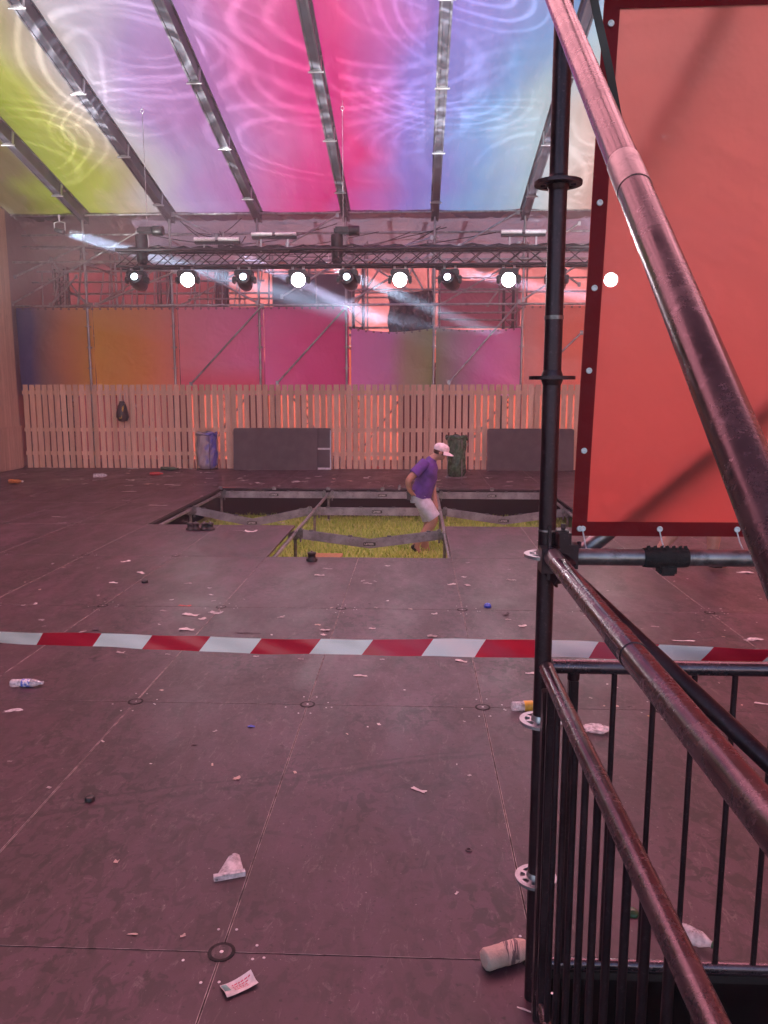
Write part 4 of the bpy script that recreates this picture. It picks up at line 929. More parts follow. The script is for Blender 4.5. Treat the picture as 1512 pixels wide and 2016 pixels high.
    Mh = Matrix((( sd_.x, fw.x, up.x, 0), (sd_.y, fw.y, up.y, 0), (sd_.z, fw.z, up.z, 0), (0, 0, 0, 1))); Mh = Matrix.Translation(V['head1']) @ Mh
    mb = MB()
    for s_ in (-1, 1):
        mb.lathe([(.004, -.012), (.03, -.01), (.034, .004), (.02, .012), (.003, .010)], Mh @ Matrix.Translation((s_ * .095, -.012, -.02)) @ Matrix.Rotation(s_ * R(90), 4, 'Y') @ Matrix.Diagonal((1.2, .75, 1, 1)), 10)
    mb.build('ear', M['skin'], t_)
    mb = MB()
    for s_ in (-1, 1): mb.lathe([(.001, .004), (.008, .003), (.011, 0), (.011, -.004)], Mh @ Matrix.Translation((s_ * .034, .091, .012)) @ Matrix.Rotation(R(-90), 4, 'X'), 8)
    mb.box((0, 0, 0), (.0001, .0001, .0001)) if False else None
    mb.build('eye', M['ink'], t_)
    mb = MB(); mb.obox(Mh @ Vector((0, .090, -.062)), sd_ * .022, fw * .006, up * .004); mb.build('mouth', M['red_ink'], t_)
    mb = MB(); mb.lathe([(.100, -.045), (.104, -.01), (.105, .03), (.09, .075), (.05, .10), (.005, .108)], Mh @ Matrix.Translation((0, -.012, 0)) @ Matrix.Diagonal((1, 1.02, 1, 1)), 18, 0, True, .02)
    mb.v = [v for v in mb.v]; hair = mb.build('hair', M['hair'], t_)
    if cap:
        mb = MB(); mb.lathe([(.108, .012), (.113, .03), (.112, .06), (.098, .095), (.06, .12), (.012, .130), (.008, .137), (.001, .138)], Mh @ Matrix.Translation((0, -.008, 0)) @ Matrix.Diagonal((.98, 1.08, 1, 1)), 24)
        c_ = mb.build('cap', cols[4], t_)
        mb = MB()
        def brim(u, v):
            a = (u - .5) * R(150); r = .112 + (.085 * math.cos((u - .5) * 2.4)) * v
            return Mh @ Vector((math.sin(a) * r * .92, math.cos(a) * r * 1.02, .018 - .028 * v - .02 * abs(u - .5) * 2 * v))
        mb.grid(brim, 14, 5); n_ = len(mb.v)
        mb.grid(lambda u, v: Vector(brim(1 - u, v)) - up * .006, 14, 5)
        mb.build('brim', cols[4], c_)
    return t_, V
def q(px, py, dy=0.): return on_depth(px, py, 12.0) + Vector((0, dy, 0))
J = dict(pelvis=q(827, 979), waist=q(836, 955), chest=q(843, 927), neck0=q(850, 904), neck1=q(857, 898), head0=q(864, 895), head1=q(869, 889), head2=q(868, 881), chin=q(876, 904), nose=q(884.5, 893),
         rsh=q(835, 911, -.17), rel=q(803, 942, -.29), rwr=q(806, 962, -.22), rpa=q(811, 968, -.17), lsh=q(848, 915, .17), lel=q(852, 954, .24), lwr=q(856, 984, .12), lpa=q(857, 993, .08),
         rhip=q(831, 985, -.09), rknee=q(857, 1021, -.11), rcalf=q(845, 1036, -.11), rank=q(817, 1071, -.11), rheel=q(811, 1074, -.11), rball=q(824, 1084, -.11), rtoe=q(829, 1086, -.11),
         lhip=q(833, 985, .09), lknee=q(846, 1030, .10), lcalf=q(840, 1046, .10), lank=q(836, 1080, .10), lheel=q(831, 1084, .10), lball=q(842, 1086, .10), ltoe=q(848, 1087, .10))
b0 = q(835, 1085); pt_, PV = person('person in a white cap, violet t-shirt and pale shorts bending over in the floor opening', (b0.x, 12.0, GROUND), J, [M['shirt'], M['shorts'], M['shoe'], M['tan_shoe'], M['cap']])
a, b = q(787, 957, -.17), q(811, 962, -.20)
t_ = thing('hand_tool', 'short dark hand tool held behind the back of the man in the cap', 'tool', a)
MB().tube(a, b + (b - a) * .25, .011, 8).build('handle', M['ink'], t_); mb = MB(); mb.obox(a, (.016, 0, 0), (0, .016, 0), (.004, 0, .04)); mb.build('tool_head', M['galv_dark'], t_)
c_ = q(805, 972, -.12)
t_ = thing('belt_pouch', 'black pouch on the belt of the man in the cap', 'pouch', c_ - Vector((0, 0, .08)))
MB().bevbox(c_ + Vector((-.03, -.035, -.085)), c_ + Vector((.035, .035, .05)), .012).build('pouch_body', M['black'], t_); MB().bevbox(c_ + Vector((-.036, -.038, .02)), c_ + Vector((.038, .038, .06)), .01).build('flap', M['blackplastic'], t_)
# second person, behind the red screen
X0, Y0 = 3.0, 8.3
def k_(x, z, dy=0.): return Vector((X0 + x, Y0 + dy, z))
J2 = dict(pelvis=k_(0, .95), waist=k_(.02, 1.10), chest=k_(.04, 1.33), neck0=k_(.05, 1.47), neck1=k_(.06, 1.53), head0=k_(.075, 1.60), head1=k_(.085, 1.66), head2=k_(.08, 1.72), chin=k_(.15, 1.56), nose=k_(.20, 1.645),
          rsh=k_(.03, 1.40, -.18), rel=k_(-.10, 1.13, -.24), rwr=k_(-.02, .90, -.22), rpa=k_(0, .84, -.22), lsh=k_(.05, 1.40, .18), lel=k_(.16, 1.14, .24), lwr=k_(.30, .96, .20), lpa=k_(.34, .92, .19),
          rhip=k_(.0, .90, -.09), rknee=k_(.14, .52, -.10), rcalf=k_(.12, .38, -.10), rank=k_(.115, .09, -.10), rheel=k_(.07, .05, -.10), rball=k_(.22, .05, -.10), rtoe=k_(.29, .045, -.10),
          lhip=k_(.0, .90, .09), lknee=k_(-.14, .50, .10), lcalf=k_(-.22, .38, .10), lank=k_(-.40, .11, .10), lheel=k_(-.45, .08, .10), lball=k_(-.31, .05, .10), ltoe=k_(-.24, .045, .10))
M['shirt2'] = simple('dark_cotton', (.05, .05, .06), .85, 0, .2, 9); M['shorts2'] = simple('khaki_cotton', (.22, .17, .11), .85, 0, .2, 9)
person('person walking behind the red screen with only bare lower legs showing', (X0, Y0, 0), J2, [M['shirt2'], M['shorts2'], M['shoe'], M['shoe'], M['shirt2']], cap=False)

# ------------------------------------------------------------ foreground scaffold, railings, screen, tape
PXX, PYY = .370, 2.19
th = thing('scaffold_frame', 'dark scaffold upright with rosettes and diagonal tubes in the right foreground', 'scaffold', (PXX, PYY, 0))
up_ = MB().tube((PXX, PYY, -.5), (PXX, PYY, 3.9), .0242, 28).build('upright', M['railblack'], th)
def wheel(mb, c):
    Mx = Matrix.Translation(c)
    mb.ring(Mx @ Matrix.Translation((0, 0, -.0045)), .047, .0625, .009, 32); mb.ring(Mx @ Matrix.Translation((0, 0, -.0045)), .0245, .033, .009, 24)
    for i in range(8):
        a = i * math.pi / 4 + .2; d = Vector((math.cos(a), math.sin(a), 0)); s_ = Vector((-d.y, d.x, 0)); mb.obox(Vector(c) + d * .040, d * .009, s_ * .006, (0, 0, .0042))
for z in (.405, .905, 1.40, 1.895, 2.40, 2.9, 3.4):
    mb = MB(); wheel(mb, (PXX, PYY, z)); mb.lathe([(.0245, -.02), (.029, -.008), (.029, .008), (.0245, .02)], Matrix.Translation((PXX, PYY, z)), 24, 0, True, 0, False); mb.build('rosette', M['alu'] if z < 1.5 else M['railblack'], up_)  # upper rosettes in darker steel, standing in for their shaded undersides
MB().tube((PXX, PYY, 2.05), (PXX, PYY, 2.06), .0262, 24).tube((PXX, PYY, 1.47), (PXX, PYY, 1.475), .027, 24).build('collar', M['galv_dark'], up_)
def head(mb, p, d):      # wedge head of a tube on a rosette
    d = Vector(d).normalized(); a, b = basis(d); mb.obox(Vector(p) + d * .055, d * .03, a * .026, b * .034); mb.obox(Vector(p) + d * .045 + Vector((0, 0, .015)), d * .006, a * .004, (0, 0, .075))
# handrail ledger towards the viewer
lg = MB(); lg.tube((PXX + .004, PYY - .05, 1.412), (PXX + .004, -1.2, 1.412), .0242, 28); LG = lg.build('ledger', M['handrail'], th)
mb = MB(); mb.tube((PXX + .004, 1.42, 1.412), (PXX + .004, 1.30, 1.412), .0258, 28); SL = mb.build('joint_sleeve', M['handrail'], LG)
mb = MB(); mb.obox((PXX - .0205, 1.36, 1.412), (.0008, 0, 0), (0, .045, 0), (0, 0, .010))
for i in range(9): mb.obox((PXX - .0205, 1.395 - i * .009, 1.412), (.0016, 0, 0), (0, .0018, .0006 * (i % 3 - 1)), (0, .0012 * (i % 2), .006 - .0015 * (i % 2)))
mb.build('stamped_mark', M['ink'], SL)
mb = MB(); mb.tube((PXX + .06, PYY + .005, 1.395), (1.62, PYY + .005, 1.395), .0242, 24); LX = mb.build('ledger', M['galv_dark'], th)
mb = MB(); mb.lathe([(.0268, -.062), (.029, -.05), (.0285, .05), (.0266, .062)], Matrix.Translation((.704, PYY + .005, 1.395)) @ Matrix.Rotation(R(90), 4, 'Y'), 20, 0, True, .03); mb.bevbox((.685, PYY - .022, 1.347), (.732, PYY + .03, 1.378), .006)
for i in range(7): mb.obox((.655 + i * .017, PYY - .004, 1.424), (.004, 0, .001), (0, .003, 0), (.002 * (i % 3 - 1), 0, .006))
mb.build('tape_wrap', M['tape_black'], LX)
mb = MB()
for p, d in (((PXX, PYY, 1.40), (1, 0, 0)), ((PXX, PYY, 1.40), (0, -1, 0)), ((PXX, PYY, 1.40), (.36, -.49, -.335))): head(mb, p, d)
mb.bevbox((PXX + .015, PYY - .03, 1.40), (PXX + .065, PYY + .03, 1.475), .008); mb.tube((PXX + .1, PYY + .045, 1.43), (PXX + .1, PYY + .02, 1.39), .006, 8); mb.build('wedge_head', M['railblack'], th)
A = Vector((PXX + .03, PYY - .04, 1.38)); B = Vector((.762, 1.7, 1.065)); MB().tube(A, A + (B - A) * 2.2, .0215, 24).build('brace', M['railblack'], th)
A = Vector((.312, PYY, 2.93)); B = Vector((.312, .05, 1.235)); BR = MB().tube(A, B, .0242, 32).build('brace', M['handrail'], th)
d = (B - A).normalized(); c_ = A + d * 1.22; MB().tube(c_ - d * .045, c_ + d * .045, .0252, 32).build('joint_sleeve', M['galv_dark'], BR)
MB().tube((PXX, PYY, 2.92), (1.7, PYY, 2.92), .0242, 20).build('ledger', M['galv_dark'], th)
# tubes behind the red screen
MB().tube(on_depth(1150, 1085, 2.301), on_depth(1640, 695, 2.301), .0242, 20).build('brace', M['galv_dark'], th)
MB().tube(on_depth(1245, 345, 2.345), on_depth(1425, 0, 2.31), .022, 20).build('brace', M['galv_dark'], th)
# webbing strap
a, b = Vector((.391, 1.98, 2.80)), Vector((.531, 2.1, 2.41)); t_ = thing('webbing_strap', 'dark webbing strap hanging behind the big diagonal tube', 'strap', b)
mb = MB(); n_ = 12
def sf(u, v):
    p = a.lerp(b + (b - a) * .35, v); return p + Vector((.009 * (u - .5) * 2, 0, .003 * (u - .5))) + Vector((0, .004 * math.sin(v * 14), 0))
mb.grid(sf, 2, 24); mb.grid(lambda u, v: Vector(sf(1 - u, v)) + Vector((0, .003, 0)), 2, 24); mb.build('webbing', M['black'], t_); MB().bevbox(b + Vector((-.012, -.008, -.012)), b + Vector((.012, .006, .012)), .003).build('buckle', M['black'], t_)

def railing(label, o, along, L, spacing, z0, z1, rt, rb_, first, group='guard railings round the stairwell'):
    t_ = thing('guard_railing', label, 'railing', (o[0], o[1], 0), group); o = Vector(o); al = Vector(along)
    MB().tube(o + Vector((0, 0, z1)), o + al * L + Vector((0, 0, z1)), rt, 24).build('top_rail', M['handrail'], t_)
    MB().tube(o + Vector((0, 0, z0)), o + al * L + Vector((0, 0, z0)), rb_, 20).build('bottom_rail', M['handrail'], t_)
    s_ = first; k = 0
    while s_ < L:
        p = o + al * s_; MB().tube(p + Vector((0, 0, z0)), p + Vector((0, 0, z1 - rt * .8)), .0085, 12).build('baluster', M['railblack'], t_); s_ += spacing; k += 1
    return t_
tA = railing('railing crossing behind the stairwell under the barrier tape', (PXX + .03, PYY + .012, 0), (1, 0, 0), 1.4, .115, .112, 1.068, .0215, .0165, .18)
mb = MB(); x = PXX + .092; mb.bevbox((x - .014, PYY - .002, .08), (x + .014, PYY + .026, 1.03), .003); mb.tube((x, PYY + .012, 1.03), (x, PYY + .012, 1.05), .018, 12); mb.build('end_post', M['railblack'], tA)
tB = railing('railing running from the upright towards the viewer on the right', (PXX + .006, PYY - .03, 0), (0, -1, 0), 2.9, .115, .10, 1.075, .0215, .0165, .19)
mb = MB(); mb.bevbox((PXX - .012, PYY - .10, -.35), (PXX + .02, PYY - .06, 1.03), .003); mb.bevbox((PXX - .010, PYY - .155, .06), (PXX + .018, PYY - .135, 1.055), .003); mb.build('end_post', M['railblack'], tB)

# red screen
SYD = 2.27
t_ = thing('red_screen', 'large translucent red cloth screen with dark red hem and eyelets at the right', 'screen', (1.1, SYD, 1.44), None)
def xl(z): return .455 + (.489 - .455) * (z - 1.441) / 1.437
def sc_f(x0f, z0, z1, wob):
    def fn(u, v):
        z = z0 + (z1 - z0) * v; x = xl(z) + (1.75 - xl(z)) * u
        return (x, SYD + wob * (math.sin(u * 5 + v * 3) + .5 * math.sin(v * 9 - u * 7)), z)
    return fn
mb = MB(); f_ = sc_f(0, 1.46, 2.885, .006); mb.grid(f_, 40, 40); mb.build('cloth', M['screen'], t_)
mb = MB()
def strip(fa, n=40):
    for k in (-1, 1): mb.grid(lambda u, v, k=k: Vector(fa(u if k < 0 else 1 - u, v)) + Vector((0, k * .003, 0)), n, 2)
strip(lambda u, v: Vector(f_(u, 0)) * 1 + Vector((0, 0, -.018 + .042 * v))); strip(lambda u, v: Vector(f_(u, 1)) + Vector((0, 0, -.028 + .042 * v)))
strip(lambda u, v: Vector(f_(0, u)) + Vector((.042 * (1 - v), 0, 0)))
mb.build('hem', M['hem'], t_)
for i in range(10):
    for c in (Vector(f_((i * .222 + .022) / 1.26 * .97 + .006, 0)) + Vector((0, -.006, .004)), Vector(f_(.016, (i * .222) / 1.4)) + Vector((0, -.006, .004)), Vector(f_((i * .222 + .022) / 1.26, 1)) + Vector((0, -.006, -.006))):
        if c.x > 1.74 or c.z > 2.87: continue
        Mx = Matrix.Translation(c) @ Matrix.Rotation(R(90), 4, 'X'); mb = MB(); mb.lathe([(.0085, 0), (.0085, .003), (.006, .004), (.0045, .0015), (.002, .001)], Mx, 16); mb.build('eyelet', M['tube_white'], t_)
for i in range(3):
    mb = MB(); c = Vector(f_((i * .222 + .022) / 1.26 * .97 + .006, 0)); mb.path([c + Vector((0, 0, .004)), c + Vector((.004, -.02, -.03)), c + Vector((.002, -.07, -.058)), c + Vector((0, -.08, -.045))], .0022, 5); mb.build('cable_tie', M['tube_white'], t_)

# barrier tape
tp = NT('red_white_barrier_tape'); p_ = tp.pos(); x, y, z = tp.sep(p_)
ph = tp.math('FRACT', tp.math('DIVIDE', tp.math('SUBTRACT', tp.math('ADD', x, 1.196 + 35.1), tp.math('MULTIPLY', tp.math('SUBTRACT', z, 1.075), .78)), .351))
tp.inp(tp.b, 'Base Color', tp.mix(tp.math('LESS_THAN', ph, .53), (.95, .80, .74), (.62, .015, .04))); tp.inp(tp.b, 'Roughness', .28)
t_ = thing('barrier_tape', 'red and white striped barrier tape stretched across the stage', 'tape', (-.6, 2.35, 1.04))
def tf(u, v):
    x = -3.0 + 5.0 * u; zt_ = 1.1035 - .0085 * (x + 1.32) + .05 * max(0, -1.6 - x) ** 2; 
    tw = .6 * math.sin(x * 1.9 + 1.2) + .25 * math.sin(x * 5.3); zt_ += .003 * math.sin(x * 4.1) + .0012 * math.sin(x * 17)
    return (x, 2.35 + .006 * math.sin(x * 3) + (v - .5) * .045 * math.sin(tw) + .002 * math.sin(x * 31 + v * 4), zt_ - .0475 * (1 - v) * (.90 + .10 * math.cos(tw)) - .0015 * math.sin(x * 9) * (1 - v))
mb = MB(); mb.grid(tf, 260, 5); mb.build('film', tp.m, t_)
t_ = thing('barrier_post', 'scaffold stub holding the far end of the barrier tape', 'post', (-3.0, 2.35, 0))
MB().tube((-3.0, 2.35, .01), (-3.0, 2.35, 1.3), .024, 14).build('tube', M['galv_dark'], t_); MB().bevbox((-3.1, 2.25, 0), (-2.9, 2.45, .012), .003).build('base_plate', M['galv'], t_)

# ------------------------------------------------------------ litter
LG_ = 'litter scattered over the stage floor'
def scrap(px, py, w_, l_, rot, m, label, curl=.35, name='paper_scrap', cat='litter', print_=None):
    c = on_floor(px, py); s0 = random.random() * 9; ca, sa = math.cos(R(rot)), math.sin(R(rot))
    def fn(u, v):
        a, b = (u - .5) * l_ + .06 * l_ * math.sin(v * 7 + s0), (v - .5) * w_ * (1 + .25 * math.sin(u * 6 + s0))
        h = .002 + curl * w_ * (.5 + .5 * math.sin(u * 5.5 + s0)) * (.3 + abs(v - .5)) * .6 + curl * w_ * .12 * math.sin(u * 13 + v * 9)
        return (c.x + a * ca - b * sa, c.y + a * sa + b * ca, max(.0015, h))
    mb = MB(); mb.grid(fn, 10, 6, sm=False); mb.grid(lambda u, v: Vector(fn(1 - u, v)) - Vector((0, 0, .0008)), 10, 6, sm=False)
    return tag(mb.build(name, m), label, cat, LG_)
def lying(px, py, L, r, rot, m, label, cap=None, wrap=None, squash=1., name='plastic_bottle'):
    c = on_floor(px, py); t_ = thing(name, label, 'bottle', c, LG_)
    Q = Matrix.Translation(c + Vector((0, 0, r * squash))) @ Matrix.Rotation(R(rot), 4, 'Z') @ Matrix.Diagonal((1, 1, squash, 1)) @ Matrix.Rotation(R(90), 4, 'Y') @ Matrix.Translation((0, 0, -L / 2))
    prof = [(r * .55, 0), (r * .9, .01 * L), (r, .05 * L), (r * .96, .2 * L), (r, .24 * L), (r * .95, .45 * L), (r, .5 * L), (r * .97, .66 * L), (r * .85, .76 * L), (r * .45, .88 * L), (r * .36, .91 * L), (r * .36, .95 * L)]
    mb = MB(); mb.lathe(prof, Q, 18, 0, True, .035); mb.build('bottle_body', m, t_)
    if cap: MB().lathe([(r * .42, .93 * L), (r * .44, L), (r * .3, L * 1.005)], Q, 14).build('bottle_cap', cap, t_)
    if wrap: MB().lathe([(r * 1.02, .36 * L), (r * 1.03, .40 * L), (r * 1.02, .62 * L)], Q, 18, 0, True, .02, False).build('bottle_label', wrap, t_)
    return t_
def cap_(px, py, r, m, label):
    c = on_floor(px, py); t_ = thing('bottle_cap', label, 'cap', c, LG_); Q = Matrix.Translation(c) @ Matrix.Rotation(R(random.uniform(0, 25)), 4, 'X')
    MB().lathe([(r, 0), (r, r * .7), (r * .85, r * .9), (r * .2, r * .92)], Q, 14).build('cap_top', m, t_); MB().ring(Q, r * .9, r * 1.08, r * .2, 14).build('cap_ring', m, t_)
WP, GP, FR = M['white_paper'], M['grey_paper'], M['frosty']
wl = NT('blue_printed_label'); wl.inp(wl.b, 'Base Color', wl.mix(wl.rng(wl.noise(wl.obj(), 60, 3), .45, .55), (.75, .72, .78), (.08, .14, .6))); wl.inp(wl.b, 'Roughness', .35)
lying(54, 1352, .205, .030, 4, M['clear'], 'clear crushed water bottle with blue label at the left edge', M['clear'], wl.m, .85)
kl = NT('print_on_wrapping'); kp = kl.obj(); kl.inp(kl.b, 'Base Color', kl.mix(kl.math('MULTIPLY', kl.math('GREATER_THAN', kl.noise(kl.map(kp, (160, 10, 10)), 1, 2), .5), kl.rng(kl.math('ABSOLUTE', kl.sep(kp)[0]), .05, .02)), (.60, .45, .40), (.12, .08, .09))); kl.inp(kl.b, 'Roughness', .5)
lying(1005, 1893, .20, .036, 24, M['kraft'], 'bottle wrapped in pinkish paper lying against the foot of the upright', None, kl.m, .95)
lying(1345, 1850, .22, .032, -38, M['clear'], 'clear bottle with brown dregs lying behind the balusters', M['green_glass'], None, .9)
lying(1040, 1399, .20, .03, 8, M['clear'], 'clear bottle with an orange label half hidden by the upright', M['clear'], M['yellow_plastic'])
lying(32, 952, .30, .045, -6, M['orange_plastic'], 'orange bottle lying at the far left by the plank wall', M['white_paper'])
lying(308, 936, .28, .04, 12, M['red_plastic'], 'small red bottle among the litter near the fence', M['red_plastic'])
lying(334, 926, .42, .045, 6, M['green_glass'], 'dark green bottle lying at the foot of the fence', M['green_glass'])
lying(198, 940, .30, .045, 14, M['clear'], 'clear bottle lying in the rear left litter heap')
lump('plastic_bag', on_floor(1172, 1440), (.075, .05, .018), M['frosty'], 'crumpled milky plastic bag between two balusters', 'bag', LG_, 4, .16)
# folded packet with print in the near foreground
c = on_floor(471, 1943); t_ = thing('paper_packet', 'folded white packet with red and teal print in the near foreground', 'packet', c, LG_); ca, sa = math.cos(R(35)), math.sin(R(35))
def pk(u, v, dz=0.): a, b = (u - .5) * .105, (v - .5) * .062; return Vector((c.x + a * ca - b * sa, c.y + a * sa + b * ca, .004 + dz + .008 * (abs(u - .45) * 2) ** 2 + .004 * math.sin(v * 5 + u * 3)))
mb = MB(); mb.grid(pk, 14, 8); mb.grid(lambda u, v: pk(1 - u, v, -.0012), 14, 8); mb.build('sleeve', WP, t_)
mb = MB()
for r_ in range(4):
    u = .32
    while u < .85 - .05 * r_:
        l_ = random.uniform(.03, .10); v = .70 - r_ * .15; mb.add([pk(u, v, .0007), pk(u + l_, v + .02, .0007), pk(u + l_, v + .09, .0007), pk(u, v + .07, .0007)], [(0, 1, 2, 3)]); u += l_ + .025
mb.build('red_print', M['red_ink'], t_)
mb = MB(); mb.add([pk(.02, .35, .0007), pk(.22, .35, .0007), pk(.18, .96, .0007), pk(.02, .96, .0007)], [(0, 1, 2, 3)]); mb.build('teal_print', M['teal_ink'], t_)
# milky broken cup
c = on_floor(452, 1728); t_ = thing('broken_cup', 'flattened milky plastic cup beside the pale floor joint', 'cup', c, LG_); a = R(20); ex = Vector((math.cos(a), math.sin(a), 0)); ey = Vector((-math.sin(a), math.cos(a), 0))
mb = MB(); mb.grid(lambda u, v: c + ex * (u - .5) * .115 * (1 - .62 * v) + ex * .03 * v + ey * v * .105 + Vector((0, 0, .006 + .012 * math.sin(u * 3.1) + .016 * v)), 10, 8); mb.build('cup_wall', M['frosty'], t_)
mb = MB(); mb.obox(c + Vector((0, 0, .011)), ex * .06, ey * .011, (0, 0, .010)); mb.build('cup_rim', FR, t_)
for a_ in [
    (247, 1106, .05, .10, 20, WP, 'white scrap in the row of litter left of the opening'), (277, 1128, .04, .12, -35, WP, 'white folded slip left of centre behind the tape'), (224, 1148, .04, .08, 10, WP, 'small white chip at the left behind the tape'),
    (370, 1149, .03, .07, 0, GP, 'tiny grey chip straight below the rubber stoppers'), (363, 1193, .03, .11, -8, M['red_plastic'], 'thin red strip behind the tape'), (375, 1211, .05, .14, -10, WP, 'white triangular paper behind the tape'),
    (424, 1207, .06, .11, -15, FR, 'milky squashed cup just behind the tape'), (368, 1240, .05, .12, 0, WP, 'white slip right behind the tape at the left'), (490, 1247, .018, .20, 0, M['ink'], 'dark stick half hidden by the tape'),
    (629, 1133, .04, .10, 15, WP, 'white curl of paper in front of the opening'), (645, 1120, .03, .10, -5, GP, 'grey scrap in front of the opening'), (724, 1149, .03, .09, -10, GP, 'grey sliver in front of the opening right of the middle'),
    (889, 1151, .04, .08, 10, WP, 'white chip close to the right floor joint'), (855, 1209, .03, .05, 0, WP, 'tiny white chip just behind the tape right of the middle'), (1005, 1142, .03, .08, -20, GP, 'grey chip left of the upright'),
    (181, 1297, .012, .05, 25, M['ink'], 'dark twig in front of the tape at the left'), (237, 1285, .03, .06, 0, GP, 'grey chip touching the tape line at the left'), (592, 1298, .02, .04, 10, GP, 'grey crumb in front of the tape in the middle'),
    (710, 1331, .026, .088, 2, WP, 'flat white strip in front of the tape in the middle'), (908, 1302, .028, .085, -22, WP, 'white bent ribbon in front of the tape near the right joint'), (1043, 1326, .025, .06, 0, WP, 'white scrap peeping out left of the upright'),
    (382, 1467, .01, .03, 0, M['ink'], 'dark crumb in the left floor panel'), (423, 1440, .012, .025, 40, GP, 'pale crumb left of the blue scrap'), (495, 1431, .022, .04, 5, M['blue_plastic'], 'small crumpled blue foil in the left floor panel'),
    (26, 1400, .035, .10, 14, FR, 'long milky plastic shard at the left edge'), (466, 1533, .028, .032, 5, M['kraft'], 'tiny pink card in the left floor panel'), (824, 1556, .020, .075, -32, WP, 'white bent strip in the middle floor panel'),
    (229, 1697, .018, .018, 0, M['kraft'], 'tiny pinkish square low on the left'), (261, 1840, .008, .035, 0, M['kraft'], 'thin tan stub low on the left'), (360, 1843, .012, .018, 30, M['kraft'], 'brownish crumb near the black ring'),
    (899, 1759, .008, .018, 60, WP, 'tiny white curl in the middle floor panel low down'), (810, 1526, .008, .02, 0, M['ink'], 'dark crumb in the middle floor panel'), (1467, 1128, .06, .16, -10, WP, 'white crumpled paper behind the big diagonal tube'),
    (1485, 1260, .05, .15, 15, FR, 'milky cup lying above the tape at the far right'), (1345, 1262, .02, .16, -4, WP, 'white ragged strip above the tape at the right'), (1225, 1236, .03, .08, 0, M['yellow_plastic'], 'small yellowish scrap between the two handrails'),
    (1290, 1234, .015, .06, -10, GP, 'grey sliver beside the dark streak at the right'), (1392, 1438, .015, .035, 20, M['orange_plastic'], 'small orange scrap behind the handrail'), (1502, 1386, .02, .09, -12, WP, 'white strip at the right picture edge'),
    (1279, 1411, .01, .03, -60, M['yellow_plastic'], 'yellow sliver between the balusters'), (1240, 1392, .012, .03, -5, M['ink'], 'black crumb beside the baluster'), (1033, 1989, .006, .045, -25, WP, 'thin white straw paper below the upright'),
    (97, 921, .12, .32, 10, WP, 'white crumpled paper at the foot of the fence, far left'), (133, 945, .06, .22, 0, GP, 'grey paper in front of the fence at the left'), (171, 944, .05, .28, -8, M['ink'], 'dark scrap left of the clear bottle'),
    (197, 947, .08, .30, 6, M['ink'], 'dark flattened can in the rear left heap'), (270, 947, .06, .34, 0, M['ink'], 'dark flat scrap in front of the hanging bag'), (262, 923, .10, .26, 4, WP, 'white paper at the foot of the fence below the hanging bag'),
    (297, 934, .10, .20, 0, M['blackplastic'], 'dark cup beside the red bottle'), (330, 938, .06, .22, -6, FR, 'pale plastic scrap in front of the green bottle'), (340, 955, .05, .36, -14, WP, 'white spoon shaped scrap left of the opening'),
    (376, 924, .10, .24, 0, FR, 'milky scrap left of the blue bag'), (413, 931, .08, .22, 10, FR, 'milky scrap at the foot of the blue bag'), (412, 942, .04, .16, 0, WP, 'white slip in front of the blue bag'),
    (254, 968, .04, .26, 2, WP, 'long white slip on the rear left floor'), (243, 980, .03, .30, 0, M['ink'], 'dark stick on the rear left floor'), (248, 985, .03, .14, 0, GP, 'grey chip beside the dark stick'), (311, 995, .03, .30, -4, WP, 'white strip left of the opening'),
    (116, 1018, .04, .22, -4, GP, 'pale strip on the empty left floor'), (122, 1030, .03, .12, 0, GP, 'small pale chip on the empty left floor'), (448, 960, .03, .30, 2, M['red_plastic'], 'red strip behind the left corner of the opening'),
    (473, 942, .06, .12, 20, WP, 'white scrap in front of the left stage board'), (397, 977, .03, .06, 0, WP, 'white chip left of the rear corner of the opening'), (606, 942, .04, .12, 8, WP, 'white scrap in front of the framed stage board'),
    (492, 1047, .10, .17, -6, WP, 'white oval lid at the edge of the opening'), (466, 1045, .014, .14, 14, GP, 'pale stick near the opening edge'), (1068, 1065, .03, .13, -4, WP, 'white sliver right of the opening'),
    (880, 938, .05, .14, 0, WP, 'white scrap left of the green bag'), (915, 953, .03, .16, 0, WP, 'white slip in front of the green bag'), (1000, 957, .03, .20, 3, WP, 'white slip in front of the right stage board'), (1040, 940, .03, .14, 0, WP, 'white scrap under the right stage board'),
    (1075, 952, .03, .14, 0, GP, 'grey scrap left of the upright at the rear'), (880, 960, .02, .08, 0, GP, 'grey chip at the rear edge of the opening'), (66, 977, .03, .10, 0, GP, 'faint grey chip at the rear left edge'), (553, 1030, .03, .10, 0, GP, 'grey chip beside the deep bay'),
]: scrap(*a_[:6], a_[6])
cap_(177, 1576, .022, M['blackplastic'], 'black knob lying in the left floor panel'); cap_(960, 1195, .03, M['blue_plastic'], 'blue bottle cap left of the upright behind the tape'); cap_(285, 1147, .03, M['blackplastic'], 'black cap at the left behind the tape'); cap_(1245, 1800, .02, M['green_glass'], 'green bottle cap behind the balusters')
c = on_floor(923, 1674); tag(MB().ring(Matrix.Translation(c), .008, .014, .005, 16).build('rubber_ring', M['ink']), 'small dark rubber ring in the middle floor panel', 'ring', LG_)

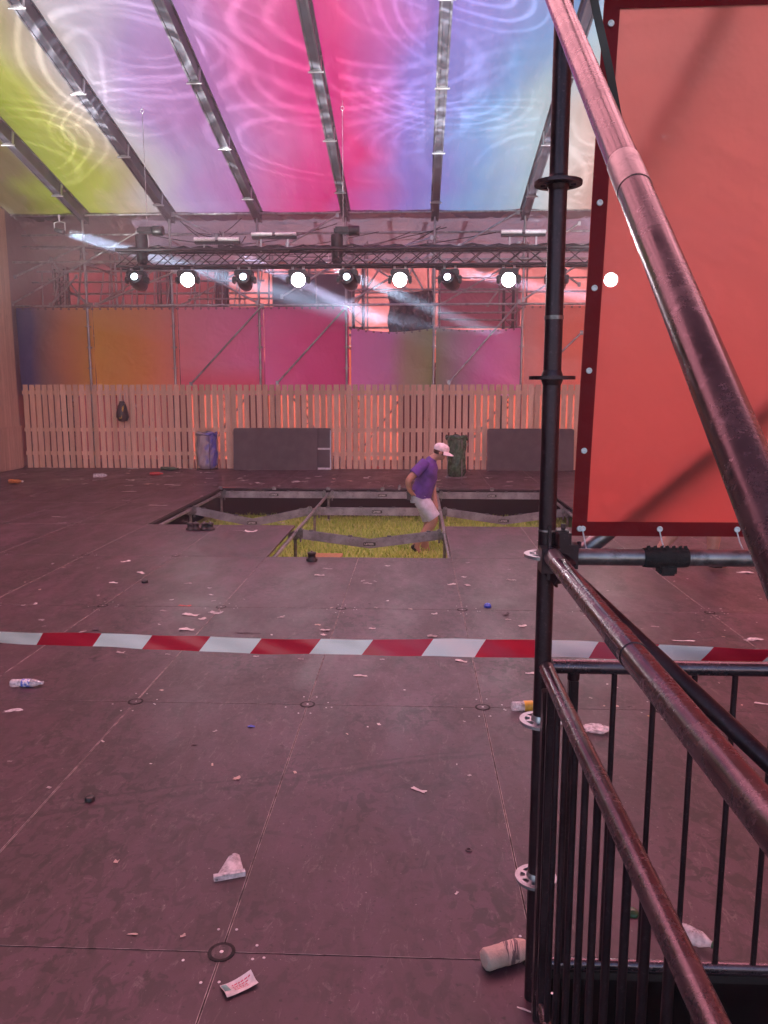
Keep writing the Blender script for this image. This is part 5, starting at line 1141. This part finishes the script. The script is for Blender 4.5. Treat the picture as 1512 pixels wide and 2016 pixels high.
# crumbs: too small to tell apart, copies share their meshes
CR = []
for m_ in (WP, GP, M['ink'], M['kraft']):
    mb = MB(); r_ = random.random() * 6
    mb.grid(lambda u, v: ((u - .5) * .03 + .004 * math.sin(v * 5 + r_), (v - .5) * .018, .0025 + .004 * math.sin(u * 4 + r_) ** 2), 4, 3, sm=False); mb.grid(lambda u, v: ((.5 - u) * .03, (v - .5) * .018, .0015 + .004 * math.sin((1 - u) * 4 + r_) ** 2), 4, 3, sm=False)
    o = mb.build('litter_crumb', m_, None, (0, 0, 0)); tag(o, 'tiny crumb of trodden litter on the stage floor', 'litter', 'crumbs trodden into the stage floor'); CR.append(o)
rc = random.Random(21); first = set()
for k in range(170):
    if k < 60: px, py = rc.uniform(20, 1040), rc.uniform(1105, 1300)
    elif k < 120: px, py = rc.uniform(20, 1110), rc.uniform(926, 962)
    elif k < 136: px, py = rc.uniform(10, 1040), rc.uniform(1300, 1560)
    else: px, py = rc.uniform(1130, 1500), rc.uniform(1130, 1420)
    p = on_floor(px, py)
    i = rc.choice((0, 0, 1, 1, 1, 2, 3)); o = CR[i]
    if i in first: o = CR[i].copy(); COL.objects.link(o)
    first.add(i); f_ = 1.6 if k < 60 else 4.2 if k < 120 else .65
    o.location = (p.x, p.y, 0); o.rotation_euler = (0, 0, rc.uniform(0, 6.28)); f_ *= rc.uniform(.6, 1.5); o.scale = (f_, f_ * rc.uniform(.5, 1.2), f_ * .7)
